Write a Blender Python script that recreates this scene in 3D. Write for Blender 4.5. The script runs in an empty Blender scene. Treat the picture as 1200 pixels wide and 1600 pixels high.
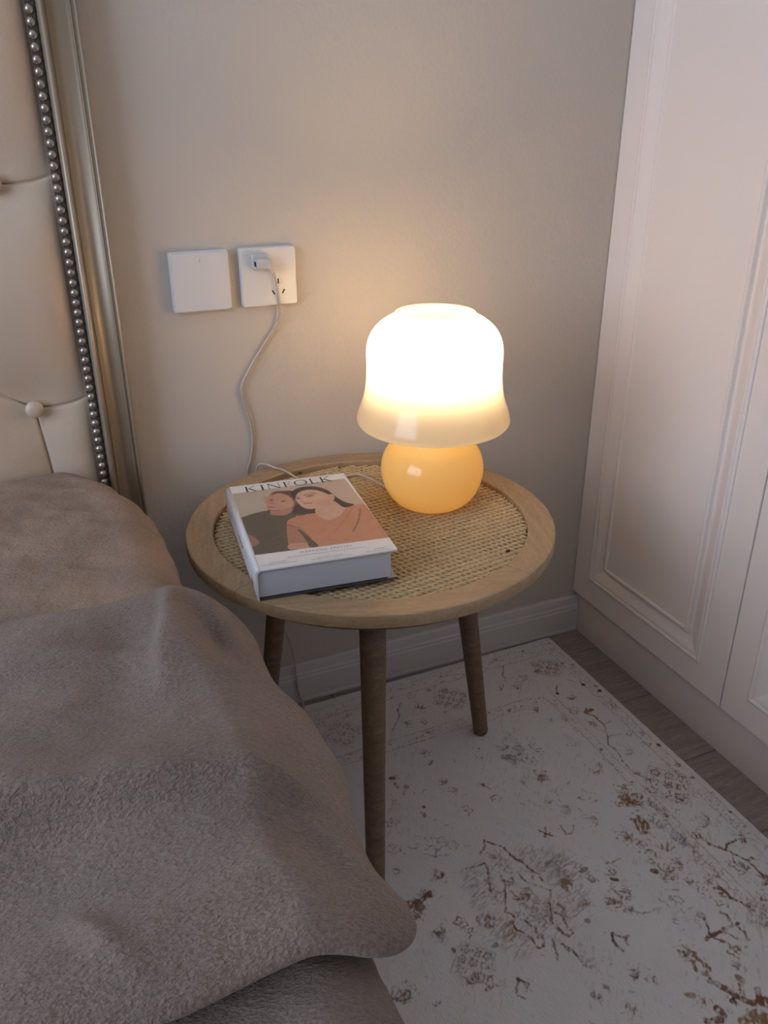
import bpy, bmesh, math, random, json
import numpy as np
from mathutils import Vector, Matrix, Euler

random.seed(4); RNG = np.random.default_rng(4)
SC = bpy.context.scene
COL = SC.collection
PI = math.pi

# ------------------------------------------------------------------ camera
cam = bpy.data.cameras.new('camera'); camo = bpy.data.objects.new('camera', cam); COL.objects.link(camo)
YAW, PITCH, ROLL, FPX = 0.4035, 0.4404, -0.0049, 1300.5
fw = Vector((math.sin(YAW)*math.cos(PITCH), math.cos(YAW)*math.cos(PITCH), -math.sin(PITCH)))
rt = Vector((math.cos(YAW), -math.sin(YAW), 0)); up = rt.cross(fw)
rt2 = math.cos(ROLL)*rt + math.sin(ROLL)*up; up2 = -math.sin(ROLL)*rt + math.cos(ROLL)*up
camo.matrix_world = Matrix(((rt2.x, up2.x, -fw.x, -0.9636), (rt2.y, up2.y, -fw.y, -1.2439), (rt2.z, up2.z, -fw.z, 0.9942), (0, 0, 0, 1)))
cam.sensor_fit = 'VERTICAL'; cam.sensor_height = 24.0; cam.lens = 24.0*FPX/1600.0; cam.clip_start = 0.02
SC.camera = camo

# ------------------------------------------------------------------ world, daylight, exposure
SC.view_settings.view_transform = 'Standard'; SC.view_settings.look = 'None'
SC.view_settings.exposure = 0.0; SC.view_settings.gamma = 1.0; SC.view_settings.use_curve_mapping = False
world = bpy.data.worlds.new('dusk_sky'); SC.world = world; world.use_nodes = True
world.node_tree.nodes['Background'].inputs[0].default_value = (0.45, 0.58, 0.95, 1); world.node_tree.nodes['Background'].inputs[1].default_value = 0.5
def area(name, loc, rot, sx, sy, col, w):
    l = bpy.data.lights.new(name, 'AREA'); l.shape = 'RECTANGLE'; l.size = sx; l.size_y = sy; l.color = col; l.energy = w
    o = bpy.data.objects.new(name, l); COL.objects.link(o); o.location = loc; o.rotation_euler = rot; return o
ROOM_Y, X0 = -3.3, -3.25
WIN_Y, WIN_Z, WIN_W, WIN_H = -1.55, 1.62, 2.0, 1.7
area('window_daylight', (X0-0.13, WIN_Y, WIN_Z), (PI/2, 0, -PI/2), WIN_W, WIN_H, (0.64, 0.765, 1.0), 82.0)
LAMP_W = 3.6
LAMP_COL = (1.0, 0.73, 0.43)

# ------------------------------------------------------------------ helpers
def link(o, parent=None):
    COL.objects.link(o)
    if parent: o.parent = parent
    return o
def mesh_obj(name, verts, faces, m=None, parent=None, smooth=True, loc=(0, 0, 0)):
    me = bpy.data.meshes.new(name); me.from_pydata([tuple(v) for v in verts], [], [tuple(f) for f in faces]); me.update()
    if smooth: me.polygons.foreach_set('use_smooth', [True]*len(me.polygons))
    if m: me.materials.append(m)
    o = bpy.data.objects.new(name, me); o.location = loc; return link(o, parent)
def bm_obj(name, bm, m=None, parent=None, smooth=False):
    me = bpy.data.meshes.new(name); bm.normal_update(); bm.to_mesh(me); bm.free()
    if smooth: me.polygons.foreach_set('use_smooth', [True]*len(me.polygons))
    if m: me.materials.append(m)
    return link(bpy.data.objects.new(name, me), parent)
def bm_box(bm, x0, x1, y0, y1, z0, z1, bev=0.0, seg=2):
    r = bmesh.ops.create_cube(bm, size=1.0); vs = r['verts']
    for v in vs:
        v.co = Vector((x0+(v.co.x+.5)*(x1-x0), y0+(v.co.y+.5)*(y1-y0), z0+(v.co.z+.5)*(z1-z0)))
    if bev > 0:
        es = list({e for v in vs for e in v.link_edges})
        bmesh.ops.bevel(bm, geom=es, offset=bev, segments=seg, profile=0.5, affect='EDGES')
def box(name, x0, x1, y0, y1, z0, z1, m, parent=None, bev=0.0, seg=2):
    bm = bmesh.new(); bm_box(bm, x0, x1, y0, y1, z0, z1, bev, seg); o = bm_obj(name, bm, m, parent)
    if bev > 0 and seg > 1: o.data.polygons.foreach_set('use_smooth', [len(p.vertices) >= 3 and p.area < 4*bev*max(x1-x0, y1-y0, z1-z0) and p.area < .3*max((x1-x0)*(y1-y0), (x1-x0)*(z1-z0), (y1-y0)*(z1-z0)) for p in o.data.polygons])
    return o
def empty(name, loc=(0, 0, 0), rz=0):
    o = bpy.data.objects.new(name, None); o.location = loc; o.rotation_euler = (0, 0, rz); o.empty_display_size = .05; return link(o)
def tag(o, label, cat, group=None):
    o['label'] = label; o['category'] = cat
    if group: o['group'] = group
    return o
def struct(o): o['kind'] = 'structure'; return o
def grid_faces(nu, nv, wrap_u=False, wrap_v=False, off=0):
    f = []
    for j in range(nv if wrap_v else nv-1):
        for i in range(nu if wrap_u else nu-1):
            i2 = (i+1) % nu; j2 = (j+1) % nv
            f.append((off+j*nu+i, off+j*nu+i2, off+j2*nu+i2, off+j2*nu+i))
    return f
def np_grid(name, P, m, parent=None, col=None, quads=None):
    """P: (nv,nu,3) array -> smooth grid mesh; col: (nv,nu,3) colours as a point attribute"""
    nv, nu = P.shape[:2]; me = bpy.data.meshes.new(name)
    j, i = np.mgrid[0:nv-1, 0:nu-1]; a = (j*nu+i).ravel()
    F = np.stack([a, a+1, a+nu+1, a+nu], 1) if quads is None else quads
    me.vertices.add(nv*nu); me.vertices.foreach_set('co', P.reshape(-1).astype(np.float32))
    n = len(F); me.loops.add(n*4); me.loops.foreach_set('vertex_index', F.reshape(-1).astype(np.int32))
    me.polygons.add(n); me.polygons.foreach_set('loop_start', np.arange(n, dtype=np.int32)*4); me.polygons.foreach_set('loop_total', np.full(n, 4, np.int32))
    me.polygons.foreach_set('use_smooth', np.ones(n, bool))
    me.update(calc_edges=True); me.validate()
    if col is not None:
        at = me.color_attributes.new('print', 'FLOAT_COLOR', 'POINT'); c = np.ones((nv*nu, 4), np.float32); c[:, :3] = col.reshape(-1, 3); at.data.foreach_set('color', c.ravel())
    if m: me.materials.append(m)
    return link(bpy.data.objects.new(name, me), parent)
def lathe(name, prof, n, m, parent=None, loc=(0, 0, 0), close=False):
    vs = []
    for r, z in prof:
        for k in range(n):
            a = 2*PI*k/n; vs.append((r*math.cos(a), r*math.sin(a), z))
    f = grid_faces(n, len(prof), True, close)
    return mesh_obj(name, vs, f, m, parent, True, loc)
def smooth_prof(pts, k=6):
    out = []; n = len(pts)
    for i in range(n-1):
        p0 = pts[max(i-1, 0)]; p1 = pts[i]; p2 = pts[i+1]; p3 = pts[min(i+2, n-1)]
        for s in range(k):
            t = s/k
            out.append(tuple(.5*((2*b)+(-a+c)*t+(2*a-5*b+4*c-d)*t*t+(-a+3*b-3*c+d)*t**3) for a, b, c, d in zip(p0, p1, p2, p3)))
    out.append(tuple(pts[-1])); return out
def tube(name, pts, r, m, parent=None, n=8, k=8, taper=None):
    P = [Vector(p) for p in (smooth_prof(pts, k) if k > 1 else pts)]; vs = []; N = len(P); prev = None
    for i, p in enumerate(P):
        t = (P[min(i+1, N-1)]-P[max(i-1, 0)]).normalized()
        if prev is None:
            a = Vector((0, 0, 1)) if abs(t.z) < .9 else Vector((1, 0, 0)); u = t.cross(a).normalized()
        else: u = (prev-t*prev.dot(t)).normalized()
        prev = u; w = t.cross(u); rr = r if taper is None else r+(taper-r)*i/(N-1)
        for q in range(n):
            b = 2*PI*q/n; vs.append(p+u*(rr*math.cos(b))+w*(rr*math.sin(b)))
    f = grid_faces(n, N, True); c0 = len(vs); vs.append(P[0]); vs.append(P[-1])
    for q in range(n):
        f.append((c0, (q+1) % n, q)); f.append((c0+1, (N-1)*n+q, (N-1)*n+(q+1) % n))
    return mesh_obj(name, vs, f, m, parent)
def sweep(name, prof, a, b, m, axis, parent=None, smooth=False):
    """closed 2-D profile extruded along x, y or z between a and b"""
    n = len(prof); vs = []
    for t in (a, b):
        for p, q in prof:
            vs.append({'x': (t, p, q), 'y': (p, t, q), 'z': (p, q, t)}[axis])
    f = [(i, (i+1) % n, n+(i+1) % n, n+i) for i in range(n)] + [tuple(range(n-1, -1, -1)), tuple(range(n, 2*n))]
    bm = bmesh.new(); bv = [bm.verts.new(v) for v in vs]
    for g in f: bm.faces.new([bv[i] for i in g])
    bmesh.ops.recalc_face_normals(bm, faces=bm.faces)
    return bm_obj(name, bm, m, parent, smooth)
def vnoise(x, y, seed=0):
    """smooth 2-D value noise in [-1,1] (numpy)"""
    xi = np.floor(x).astype(np.int64); yi = np.floor(y).astype(np.int64); fx = x-xi; fy = y-yi
    fx = fx*fx*(3-2*fx); fy = fy*fy*(3-2*fy)
    def h(a, b):
        n = (a*374761393+b*668265263+seed*1442695041) & 0x7fffffff; n = ((n ^ (n >> 13))*1274126177) & 0x7fffffff
        return ((n ^ (n >> 16)) & 0xffff)/32767.5-1
    return (h(xi, yi)*(1-fx)+h(xi+1, yi)*fx)*(1-fy)+(h(xi, yi+1)*(1-fx)+h(xi+1, yi+1)*fx)*fy

# ------------------------------------------------------------------ materials
def s2l(c): return tuple(((x/12.92) if x <= .04045 else ((x+.055)/1.055)**2.4) for x in c)
def mat(name, col, rough=.6, metal=0.0, spec=.5, coat=0, sheen=0, nscale=0, namp=.06, bump=0, bscale=200, bstretch=None, trans=0, ior=1.45, alpha=1, coords='Object', detail=4):
    m = bpy.data.materials.new(name); m.use_nodes = True; nt = m.node_tree; N = nt.nodes; L = nt.links; b = N['Principled BSDF']
    b.inputs['Base Color'].default_value = (*col, 1); b.inputs['Roughness'].default_value = rough; b.inputs['Metallic'].default_value = metal
    b.inputs['Specular IOR Level'].default_value = spec; b.inputs['Coat Weight'].default_value = coat; b.inputs['Coat Roughness'].default_value = .08
    b.inputs['Sheen Weight'].default_value = sheen; b.inputs['Sheen Roughness'].default_value = .5; b.inputs['Transmission Weight'].default_value = trans; b.inputs['IOR'].default_value = ior; b.inputs['Alpha'].default_value = alpha
    tc = N.new('ShaderNodeTexCoord')
    if nscale:
        no = N.new('ShaderNodeTexNoise'); no.inputs['Scale'].default_value = nscale; no.inputs['Detail'].default_value = detail; L.new(tc.outputs[coords], no.inputs['Vector'])
        mx = N.new('ShaderNodeMix'); mx.data_type = 'RGBA'
        mx.inputs[6].default_value = (*[max(0, c*(1-namp)) for c in col], 1); mx.inputs[7].default_value = (*[min(1, c*(1+namp)) for c in col], 1)
        L.new(no.outputs['Fac'], mx.inputs[0]); L.new(mx.outputs[2], b.inputs['Base Color'])
    if bump:
        mp = N.new('ShaderNodeMapping'); L.new(tc.outputs[coords], mp.inputs['Vector'])
        if bstretch: mp.inputs['Rotation'].default_value = bstretch[0]; mp.inputs['Scale'].default_value = bstretch[1]
        n2 = N.new('ShaderNodeTexNoise'); n2.inputs['Scale'].default_value = bscale; n2.inputs['Detail'].default_value = 3; L.new(mp.outputs[0], n2.inputs['Vector'])
        bp = N.new('ShaderNodeBump'); bp.inputs['Strength'].default_value = 1; bp.inputs['Distance'].default_value = bump
        L.new(n2.outputs['Fac'], bp.inputs['Height']); L.new(bp.outputs[0], b.inputs['Normal'])
    return m
def wood(name, c1, c2, c3, rot=(0, 0, 0), scale=(1, 1, 1), rough=.5, fine=1.0):
    """long-grained timber: stretched noise + wave figure along local x"""
    m = mat(name, c1, rough); nt = m.node_tree; N = nt.nodes; L = nt.links; b = N['Principled BSDF']
    tc = N.new('ShaderNodeTexCoord'); mp = N.new('ShaderNodeMapping'); mp.inputs['Rotation'].default_value = rot; mp.inputs['Scale'].default_value = scale; L.new(tc.outputs['Object'], mp.inputs['Vector'])
    n1 = N.new('ShaderNodeTexNoise'); n1.inputs['Scale'].default_value = 14; n1.inputs['Detail'].default_value = 5; n1.inputs['Distortion'].default_value = .6; L.new(mp.outputs[0], n1.inputs['Vector'])
    n2 = N.new('ShaderNodeTexNoise'); n2.inputs['Scale'].default_value = 90*fine; n2.inputs['Detail'].default_value = 3; L.new(mp.outputs[0], n2.inputs['Vector'])
    r = N.new('ShaderNodeValToRGB'); e = r.color_ramp.elements; e[0].position = .3; e[0].color = (*c2, 1); e[1].position = .68; e[1].color = (*c3, 1); k = e.new(.5); k.color = (*c1, 1)
    L.new(n1.outputs['Fac'], r.inputs[0])
    mx = N.new('ShaderNodeMix'); mx.data_type = 'RGBA'; mx.blend_type = 'MULTIPLY'; mx.inputs[0].default_value = .45
    r2 = N.new('ShaderNodeValToRGB'); r2.color_ramp.elements[0].position = .35; r2.color_ramp.elements[0].color = (.55, .5, .45, 1); r2.color_ramp.elements[1].position = .6; r2.color_ramp.elements[1].color = (1, 1, 1, 1)
    L.new(n2.outputs['Fac'], r2.inputs[0]); L.new(r.outputs[0], mx.inputs[6]); L.new(r2.outputs[0], mx.inputs[7]); L.new(mx.outputs[2], b.inputs['Base Color'])
    bp = N.new('ShaderNodeBump'); bp.inputs['Distance'].default_value = .0004; bp.inputs['Strength'].default_value = .5; L.new(n2.outputs['Fac'], bp.inputs['Height']); L.new(bp.outputs[0], b.inputs['Normal'])
    return m
def plush(name, col, stretch, amp=.0035, tone=.14):
    """short-pile plush: sheen, stroked pile relief, brushed light and dark nap"""
    m = mat(name, col, .95, spec=.08, sheen=.28); nt = m.node_tree; N = nt.nodes; L = nt.links; b = N['Principled BSDF']
    b.inputs['Sheen Tint'].default_value = (.8, .68, .58, 1)
    tc = N.new('ShaderNodeTexCoord'); mp = N.new('ShaderNodeMapping'); mp.inputs['Rotation'].default_value = stretch[0]; mp.inputs['Scale'].default_value = stretch[1]; L.new(tc.outputs['Object'], mp.inputs['Vector'])
    n0 = N.new('ShaderNodeTexNoise'); n0.inputs['Scale'].default_value = 9; n0.inputs['Detail'].default_value = 3; L.new(tc.outputs['Object'], n0.inputs['Vector'])
    n1 = N.new('ShaderNodeTexNoise'); n1.inputs['Scale'].default_value = 320; n1.inputs['Detail'].default_value = 3; n1.inputs['Distortion'].default_value = .4; L.new(mp.outputs[0], n1.inputs['Vector'])
    n2 = N.new('ShaderNodeTexNoise'); n2.inputs['Scale'].default_value = 70; n2.inputs['Detail'].default_value = 4; n2.inputs['Distortion'].default_value = .8; L.new(mp.outputs[0], n2.inputs['Vector'])
    r = N.new('ShaderNodeMapRange'); r.inputs[1].default_value = .3; r.inputs[2].default_value = .7; r.inputs[3].default_value = 0; r.inputs[4].default_value = 1; L.new(n0.outputs['Fac'], r.inputs[0])
    mx = N.new('ShaderNodeMix'); mx.data_type = 'RGBA'; mx.inputs[6].default_value = (*[c*(1-tone) for c in col], 1); mx.inputs[7].default_value = (*[c*(1+tone) for c in col], 1); L.new(r.outputs[0], mx.inputs[0])
    r1 = N.new('ShaderNodeMapRange'); r1.inputs[1].default_value = .32; r1.inputs[2].default_value = .6; r1.inputs[3].default_value = .62; r1.inputs[4].default_value = 1.06; L.new(n1.outputs['Fac'], r1.inputs[0])
    mm = N.new('ShaderNodeMix'); mm.data_type = 'RGBA'; mm.blend_type = 'MULTIPLY'; mm.inputs[0].default_value = .7; L.new(mx.outputs[2], mm.inputs[6]); L.new(r1.outputs[0], mm.inputs[7]); L.new(mm.outputs[2], b.inputs['Base Color'])
    ad = N.new('ShaderNodeMath'); ad.operation = 'MULTIPLY_ADD'; ad.inputs[1].default_value = 1.0; L.new(n2.outputs['Fac'], ad.inputs[0]); L.new(n1.outputs['Fac'], ad.inputs[2])
    bp = N.new('ShaderNodeBump'); bp.inputs['Distance'].default_value = amp; bp.inputs['Strength'].default_value = .8; L.new(ad.outputs[0], bp.inputs['Height']); L.new(bp.outputs[0], b.inputs['Normal'])
    return m
def printed(name, rough, sheen=0, bump=0, bscale=300, stretch=(1, 1, 1), rot=(0, 0, 0)):
    m = mat(name, (.5, .5, .5), rough, sheen=sheen, spec=.3, bump=bump, bscale=bscale, bstretch=(rot, stretch)); nt = m.node_tree
    a = nt.nodes.new('ShaderNodeAttribute'); a.attribute_name = 'print'; nt.links.new(a.outputs['Color'], nt.nodes['Principled BSDF'].inputs['Base Color']); return m

M_WALL = mat('greige_wall_paint', (.555, .497, .432), .75, spec=.25, nscale=3, namp=.02, bump=.0006, bscale=140)
M_CEIL = mat('ceiling_paint', (.86, .845, .82), .9, nscale=4, namp=.02)
M_TRIM = mat('white_trim_paint', (.60, .565, .545), .45, nscale=5, namp=.03)
M_WARD = mat('warm_white_lacquer', (.83, .725, .65), .5, spec=.35, nscale=4, namp=.015)
M_PLINTH = mat('plinth_lacquer', (.74, .645, .58), .5, nscale=4, namp=.02)
M_FLOOR = wood('grey_oak_floor', (.30, .25, .215), (.24, .198, .17), (.36, .305, .265), scale=(.9, 9, 9), rough=.55)
M_TABLE = wood('table_wood', (.42, .285, .16), (.38, .25, .135), (.465, .325, .19), scale=(1, 9, 9), rough=.48, fine=1.2)
M_LEG = wood('leg_wood', (.20, .125, .075), (.165, .10, .058), (.235, .15, .09), rot=(0, PI/2, 0), scale=(1, 8, 8), rough=.5)
M_KNOT = mat('knot_wood', (.05, .028, .016), .7, nscale=60)
M_STRAW = mat('woven_seagrass', (.56, .40, .215), .8, spec=.2, nscale=160, namp=.38, bump=.0006, bscale=700)
M_BACK = mat('dark_underlay', (.075, .048, .03), .9, nscale=40)
M_SHEET = plush('tan_plush_cover', (.35, .245, .175), ((0, 0, .5), (1.0, 2.2, 1)), .0042, .24)
M_THROW = plush('taupe_plush_throw', (.255, .195, .16), ((0, 0, 1.15), (1.0, 2.2, 1)), .0030)
M_LEATHER = mat('pearl_beige_leather', (.62, .49, .365), .40, metal=.05, spec=.5, nscale=30, namp=.03, bump=.0003, bscale=500)
M_SEAM = mat('seam_leather', (.20, .155, .115), .6, nscale=60)
M_FRAME = mat('champagne_silver_frame', (.47, .385, .28), .42, metal=.55, nscale=6, namp=.04)
M_NAIL = mat('pewter_nailhead', (.46, .40, .345), .30, metal=.85, nscale=90, namp=.1)
M_STRIP = mat('dark_nail_strip', (.10, .08, .065), .5, metal=.4, nscale=60)
M_PLATE = mat('white_switch_plastic', (.74, .70, .67), .22, spec=.5, coat=.4, nscale=20, namp=.01)
M_ROCKER = mat('matte_white_rocker', (.70, .665, .645), .5, nscale=20, namp=.01)
M_DARK = mat('dark_slot', (.012, .010, .010), .6, nscale=20)
M_GREY = mat('grey_mark', (.30, .28, .27), .6, nscale=20)
M_PIN = mat('brass_contact', (.75, .62, .38), .3, metal=.9, nscale=40)
M_CLEAR = mat('clear_plug_plastic', (.97, .95, .92), .16, trans=.5, ior=1.4, nscale=40, namp=.03)
M_CORD = mat('clear_cord_jacket', (.58, .48, .38), .22, spec=.7, trans=.1, nscale=200, namp=.15)
M_PAPER = mat('page_edges', (.50, .50, .515), .85, nscale=30, namp=.03, bump=.0002, bscale=60, bstretch=((0, 0, 0), (1, 1, 40)))
M_COVER = mat('white_cover_card', (.74, .71, .69), .45, nscale=30, namp=.02)
M_BCOVER = mat('dark_back_cover', (.05, .048, .055), .5, nscale=30)
M_ENDP = mat('kraft_endpaper', (.42, .36, .28), .7, nscale=30)
M_INK = mat('black_ink', (.016, .015, .016), .6, nscale=30)
M_INK2 = mat('grey_ink', (.16, .15, .15), .6, nscale=30)
M_PRINT = printed('printed_cover_photo', .45)
M_RUG = printed('printed_flat_weave_rug', .95, bump=.0011, bscale=420, stretch=(1, .3, 1), rot=(0, 0, .9))
M_RUGEDGE = mat('rug_binding', (.34, .29, .24), .95, nscale=200, namp=.2)
M_HOLDER = mat('white_lamp_holder', (.8, .78, .74), .4, nscale=30)
def glass_shade(name, col, tr, rough, diff=.4):
    m = bpy.data.materials.new(name); m.use_nodes = True; N = m.node_tree.nodes; L = m.node_tree.links; N.remove(N['Principled BSDF'])
    out = N['Material Output']; d = N.new('ShaderNodeBsdfDiffuse'); t = N.new('ShaderNodeBsdfTranslucent'); g = N.new('ShaderNodeBsdfGlossy'); a = N.new('ShaderNodeMixShader'); b = N.new('ShaderNodeMixShader'); lw = N.new('ShaderNodeLayerWeight'); lw.inputs[0].default_value = .5; pw_ = N.new('ShaderNodeMath'); pw_.operation = 'POWER'; pw_.inputs[1].default_value = 5; f = N.new('ShaderNodeMath'); f.operation = 'MULTIPLY_ADD'; f.inputs[1].default_value = .4; f.inputs[2].default_value = .04; L.new(lw.outputs['Facing'], pw_.inputs[0]); L.new(pw_.outputs[0], f.inputs[0])
    tc = N.new('ShaderNodeTexCoord'); no = N.new('ShaderNodeTexNoise'); no.inputs['Scale'].default_value = 14; L.new(tc.outputs['Object'], no.inputs['Vector'])
    mx = N.new('ShaderNodeMix'); mx.data_type = 'RGBA'; mx.inputs[6].default_value = (*[c*.96 for c in col], 1); mx.inputs[7].default_value = (*[min(1, c*1.04) for c in col], 1); L.new(no.outputs['Fac'], mx.inputs[0])
    L.new(mx.outputs[2], d.inputs[0]); t.inputs[0].default_value = (*tr, 1); g.inputs['Roughness'].default_value = rough
    a.inputs[0].default_value = 1-diff; L.new(d.outputs[0], a.inputs[1]); L.new(t.outputs[0], a.inputs[2]); L.new(f.outputs[0], b.inputs[0]); L.new(a.outputs[0], b.inputs[1]); L.new(g.outputs[0], b.inputs[2]); L.new(b.outputs[0], out.inputs[0])
    return m
M_SHADE = glass_shade('opal_cream_glass', (.74, .69, .58), (.92, .825, .64), .12, .28)
M_GLOBE = glass_shade('amber_glass', (.84, .58, .22), (.92, .68, .27), .10, .5)
def emitter(name, col, s):
    m = bpy.data.materials.new(name); m.use_nodes = True; N = m.node_tree.nodes; N.remove(N['Principled BSDF']); e = N.new('ShaderNodeEmission'); e.inputs[0].default_value = (*col, 1); e.inputs[1].default_value = s
    m.node_tree.links.new(e.outputs[0], N['Material Output'].inputs[0]); return m
def pane_mat():
    m = bpy.data.materials.new('window_glass'); m.use_nodes = True; N = m.node_tree.nodes; L = m.node_tree.links; N.remove(N['Principled BSDF'])
    t = N.new('ShaderNodeBsdfTransparent'); g = N.new('ShaderNodeBsdfGlossy'); g.inputs['Roughness'].default_value = .02; x = N.new('ShaderNodeMixShader'); x.inputs[0].default_value = .06
    L.new(t.outputs[0], x.inputs[1]); L.new(g.outputs[0], x.inputs[2]); L.new(x.outputs[0], N['Material Output'].inputs[0]); return m
M_PANE = pane_mat()

# ------------------------------------------------------------------ room shell
X1, ZC = 0.62, 2.62
struct(box('wall_back', X0-.1, X1+.1, 0, .1, -.05, ZC, M_WALL))
struct(box('wall_front', X0-.1, X1+.1, ROOM_Y-.1, ROOM_Y, -.05, ZC, M_WALL))
struct(box('wall_right', X1, X1+.1, ROOM_Y, 0, -.05, ZC, M_WALL))
struct(box('ceiling', X0-.1, X1+.1, ROOM_Y-.1, .1, ZC, ZC+.1, M_CEIL))
bm = bmesh.new(); wy0, wy1, wz0, wz1 = WIN_Y-WIN_W/2, WIN_Y+WIN_W/2, WIN_Z-WIN_H/2, WIN_Z+WIN_H/2
bm_box(bm, X0-.1, X0, ROOM_Y, wy0, -.05, ZC); bm_box(bm, X0-.1, X0, wy1, 0, -.05, ZC)
bm_box(bm, X0-.1, X0, wy0, wy1, -.05, wz0); bm_box(bm, X0-.1, X0, wy0, wy1, wz1, ZC)
struct(bm_obj('wall_left', bm, M_WALL))
win = struct(empty('window_1', (X0-.05, WIN_Y, wz0)))
bm = bmesh.new(); w2 = WIN_W/2
for a in ((-w2, -w2+.05, 0, WIN_H), (w2-.05, w2, 0, WIN_H), (-.025, .025, .05, WIN_H-.05)): bm_box(bm, -.03, .03, a[0], a[1], a[2], a[3])
for a in ((0, .05), (WIN_H-.05, WIN_H)): bm_box(bm, -.03, .03, -w2+.05, w2-.05, a[0], a[1])
bm_obj('window_frame', bm, M_TRIM, win)
for q in (-1, 1): box('pane', -.003, .003, min(q*.025, q*(w2-.05)), max(q*.025, q*(w2-.05)), .05, WIN_H-.05, M_PANE, win)
# floor: laminate planks running along x
fl = struct(empty('floor', (0, 0, 0)))
box('subfloor', X0, X1, ROOM_Y, 0, -.05, -.012, M_BACK, fl)
pw = .1707; y1 = -.0005; k = 0
ends = [(-.0865-pw*j) for j in range(0, 20)]
prevy = 0.0
for j, ye in enumerate(ends):
    ye = max(ye, ROOM_Y); xs = [X1-.001, -.55-.37*((j*5) % 7)/7, -1.75-.37*((j*5) % 7)/7, X0+.001]
    for q in range(3):
        o = box('plank', xs[q+1]+.0006, xs[q]-.0006, ye+.0006, prevy-.0006, -.012, 0, M_FLOOR, fl, .0012, 1)
        o.data.transform(Matrix.Translation((-.3*j, .11*j, .07*q))); o.location = (.3*j, -.11*j, -.07*q)
    prevy = ye
    if ye <= ROOM_Y: break
# baseboard with moulded top
bp = [(0, 0), (-.016, 0), (-.0165, .004), (-.0148, .010), (-.0142, .052), (-.0125, .056), (-.0128, .060), (-.0105, .064), (-.0098, .072), (-.0085, .0795), (-.006, .0821), (0, .0821)]
struct(sweep('baseboard_back', bp, X0, .0088, M_TRIM, 'x'))

# ------------------------------------------------------------------ wardrobe
ward = tag(empty('wardrobe', (0, -1.07, 0)), 'white panelled built-in wardrobe filling the right side behind the rug', 'wardrobe')
DW, ZD, ZT = .4257, .0945, 2.36
def wbox(name, *a, **k):
    o = box(name, *a, parent=ward, **k); o.data.transform(Matrix.Translation((0, 1.07, 0))); return o
wbox('carcass', .0215, .60, -2.1285, -.001, .001, ZT, M_WARD)
wbox('plinth', .0095, .0213, -2.1285, -.0005, .0005, .0925, M_PLINTH)
wbox('cornice', -.012, .60, -2.1285, -.001, ZT+.0005, ZT+.08, M_WARD, bev=.006)
# bolection moulding profile: (distance from outer edge, height proud of door face)
MP = [(0, -.001), (0, .0026), (.0012, .0036), (.004, .0048), (.0068, .0036), (.008, .0014), (.0095, .0012), (.0115, .0030), (.016, .0018), (.022, -.0008), (.028, -.0038), (.033, -.0062), (.037, -.0074), (.0385, -.0068), (.0395, -.0048), (.0405, .0004), (.042, .0022), (.0445, .0026), (.0465, .0016), (.048, -.0005), (.048, -.009)]
def ring(name, w0, w1, z0, z1, prof, m, parent, xf):
    """mitred rectangular frame swept with prof in the door plane (normal -x)"""
    vs = []
    for d, h in prof:
        for y, z in ((w1-d, z0+d), (w0+d, z0+d), (w0+d, z1-d), (w1-d, z1-d)): vs.append((xf-h, y, z))
    f = grid_faces(4, len(prof), True)
    f = [tuple(reversed(q)) for q in f]
    return mesh_obj(name, vs, f, m, parent, smooth=False)
def make_door():
    y0, y1_ = -DW+.0012, -.0012
    bm = bmesh.new(); a, b_, c, d = .0505, .0577, .0515, .0515   # stile by wall side, stile by seam, rails
    ya, yb, za, zb = y1_-a+.0006, y0+b_-.0012, ZD+c, ZT-d
    # door slab as a frame with an opening for the moulded panel
    for q in ((y0, yb, ZD, ZT), (ya, y1_, ZD, ZT), (yb, ya, ZD, za), (yb, ya, zb, ZT)): bm_box(bm, .0, .0205, q[0], q[1], q[2], q[3])
    bmesh.ops.remove_doubles(bm, verts=bm.verts, dist=1e-5)
    o = bm_obj('door', bm, M_WARD, ward)
    md = ring('panel_molding', yb, ya, za, zb, MP, M_WARD, o, 0.0)
    pn = box('door_panel', .0004, .012, yb+.0478, ya-.0478, za+.0478, zb-.0478, M_WARD, o)
    # chamfered astragal lip along the seam edge of the door
    sp = [(.004, y0-.0002), (-.0012, y0+.0006), (-.0018, y0+.0024), (-.0016, y0+.0052), (.0, y0+.0064), (.004, y0+.0064)]
    sl = sweep('edge_bead', sp, ZD+.0004, ZT-.0004, M_WARD, 'z', o)
    for q in (o, md, pn, sl): pass
    return o
d0 = make_door(); d0.location = (0, 1.07-.0006, 0)
for k in range(1, 5):
    c = d0.copy(); COL.objects.link(c); c.parent = ward; c.location = (0, 1.07-.0006-DW*k, 0)
    for ch in list(d0.children):
        q = ch.copy(); COL.objects.link(q); q.parent = c

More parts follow.
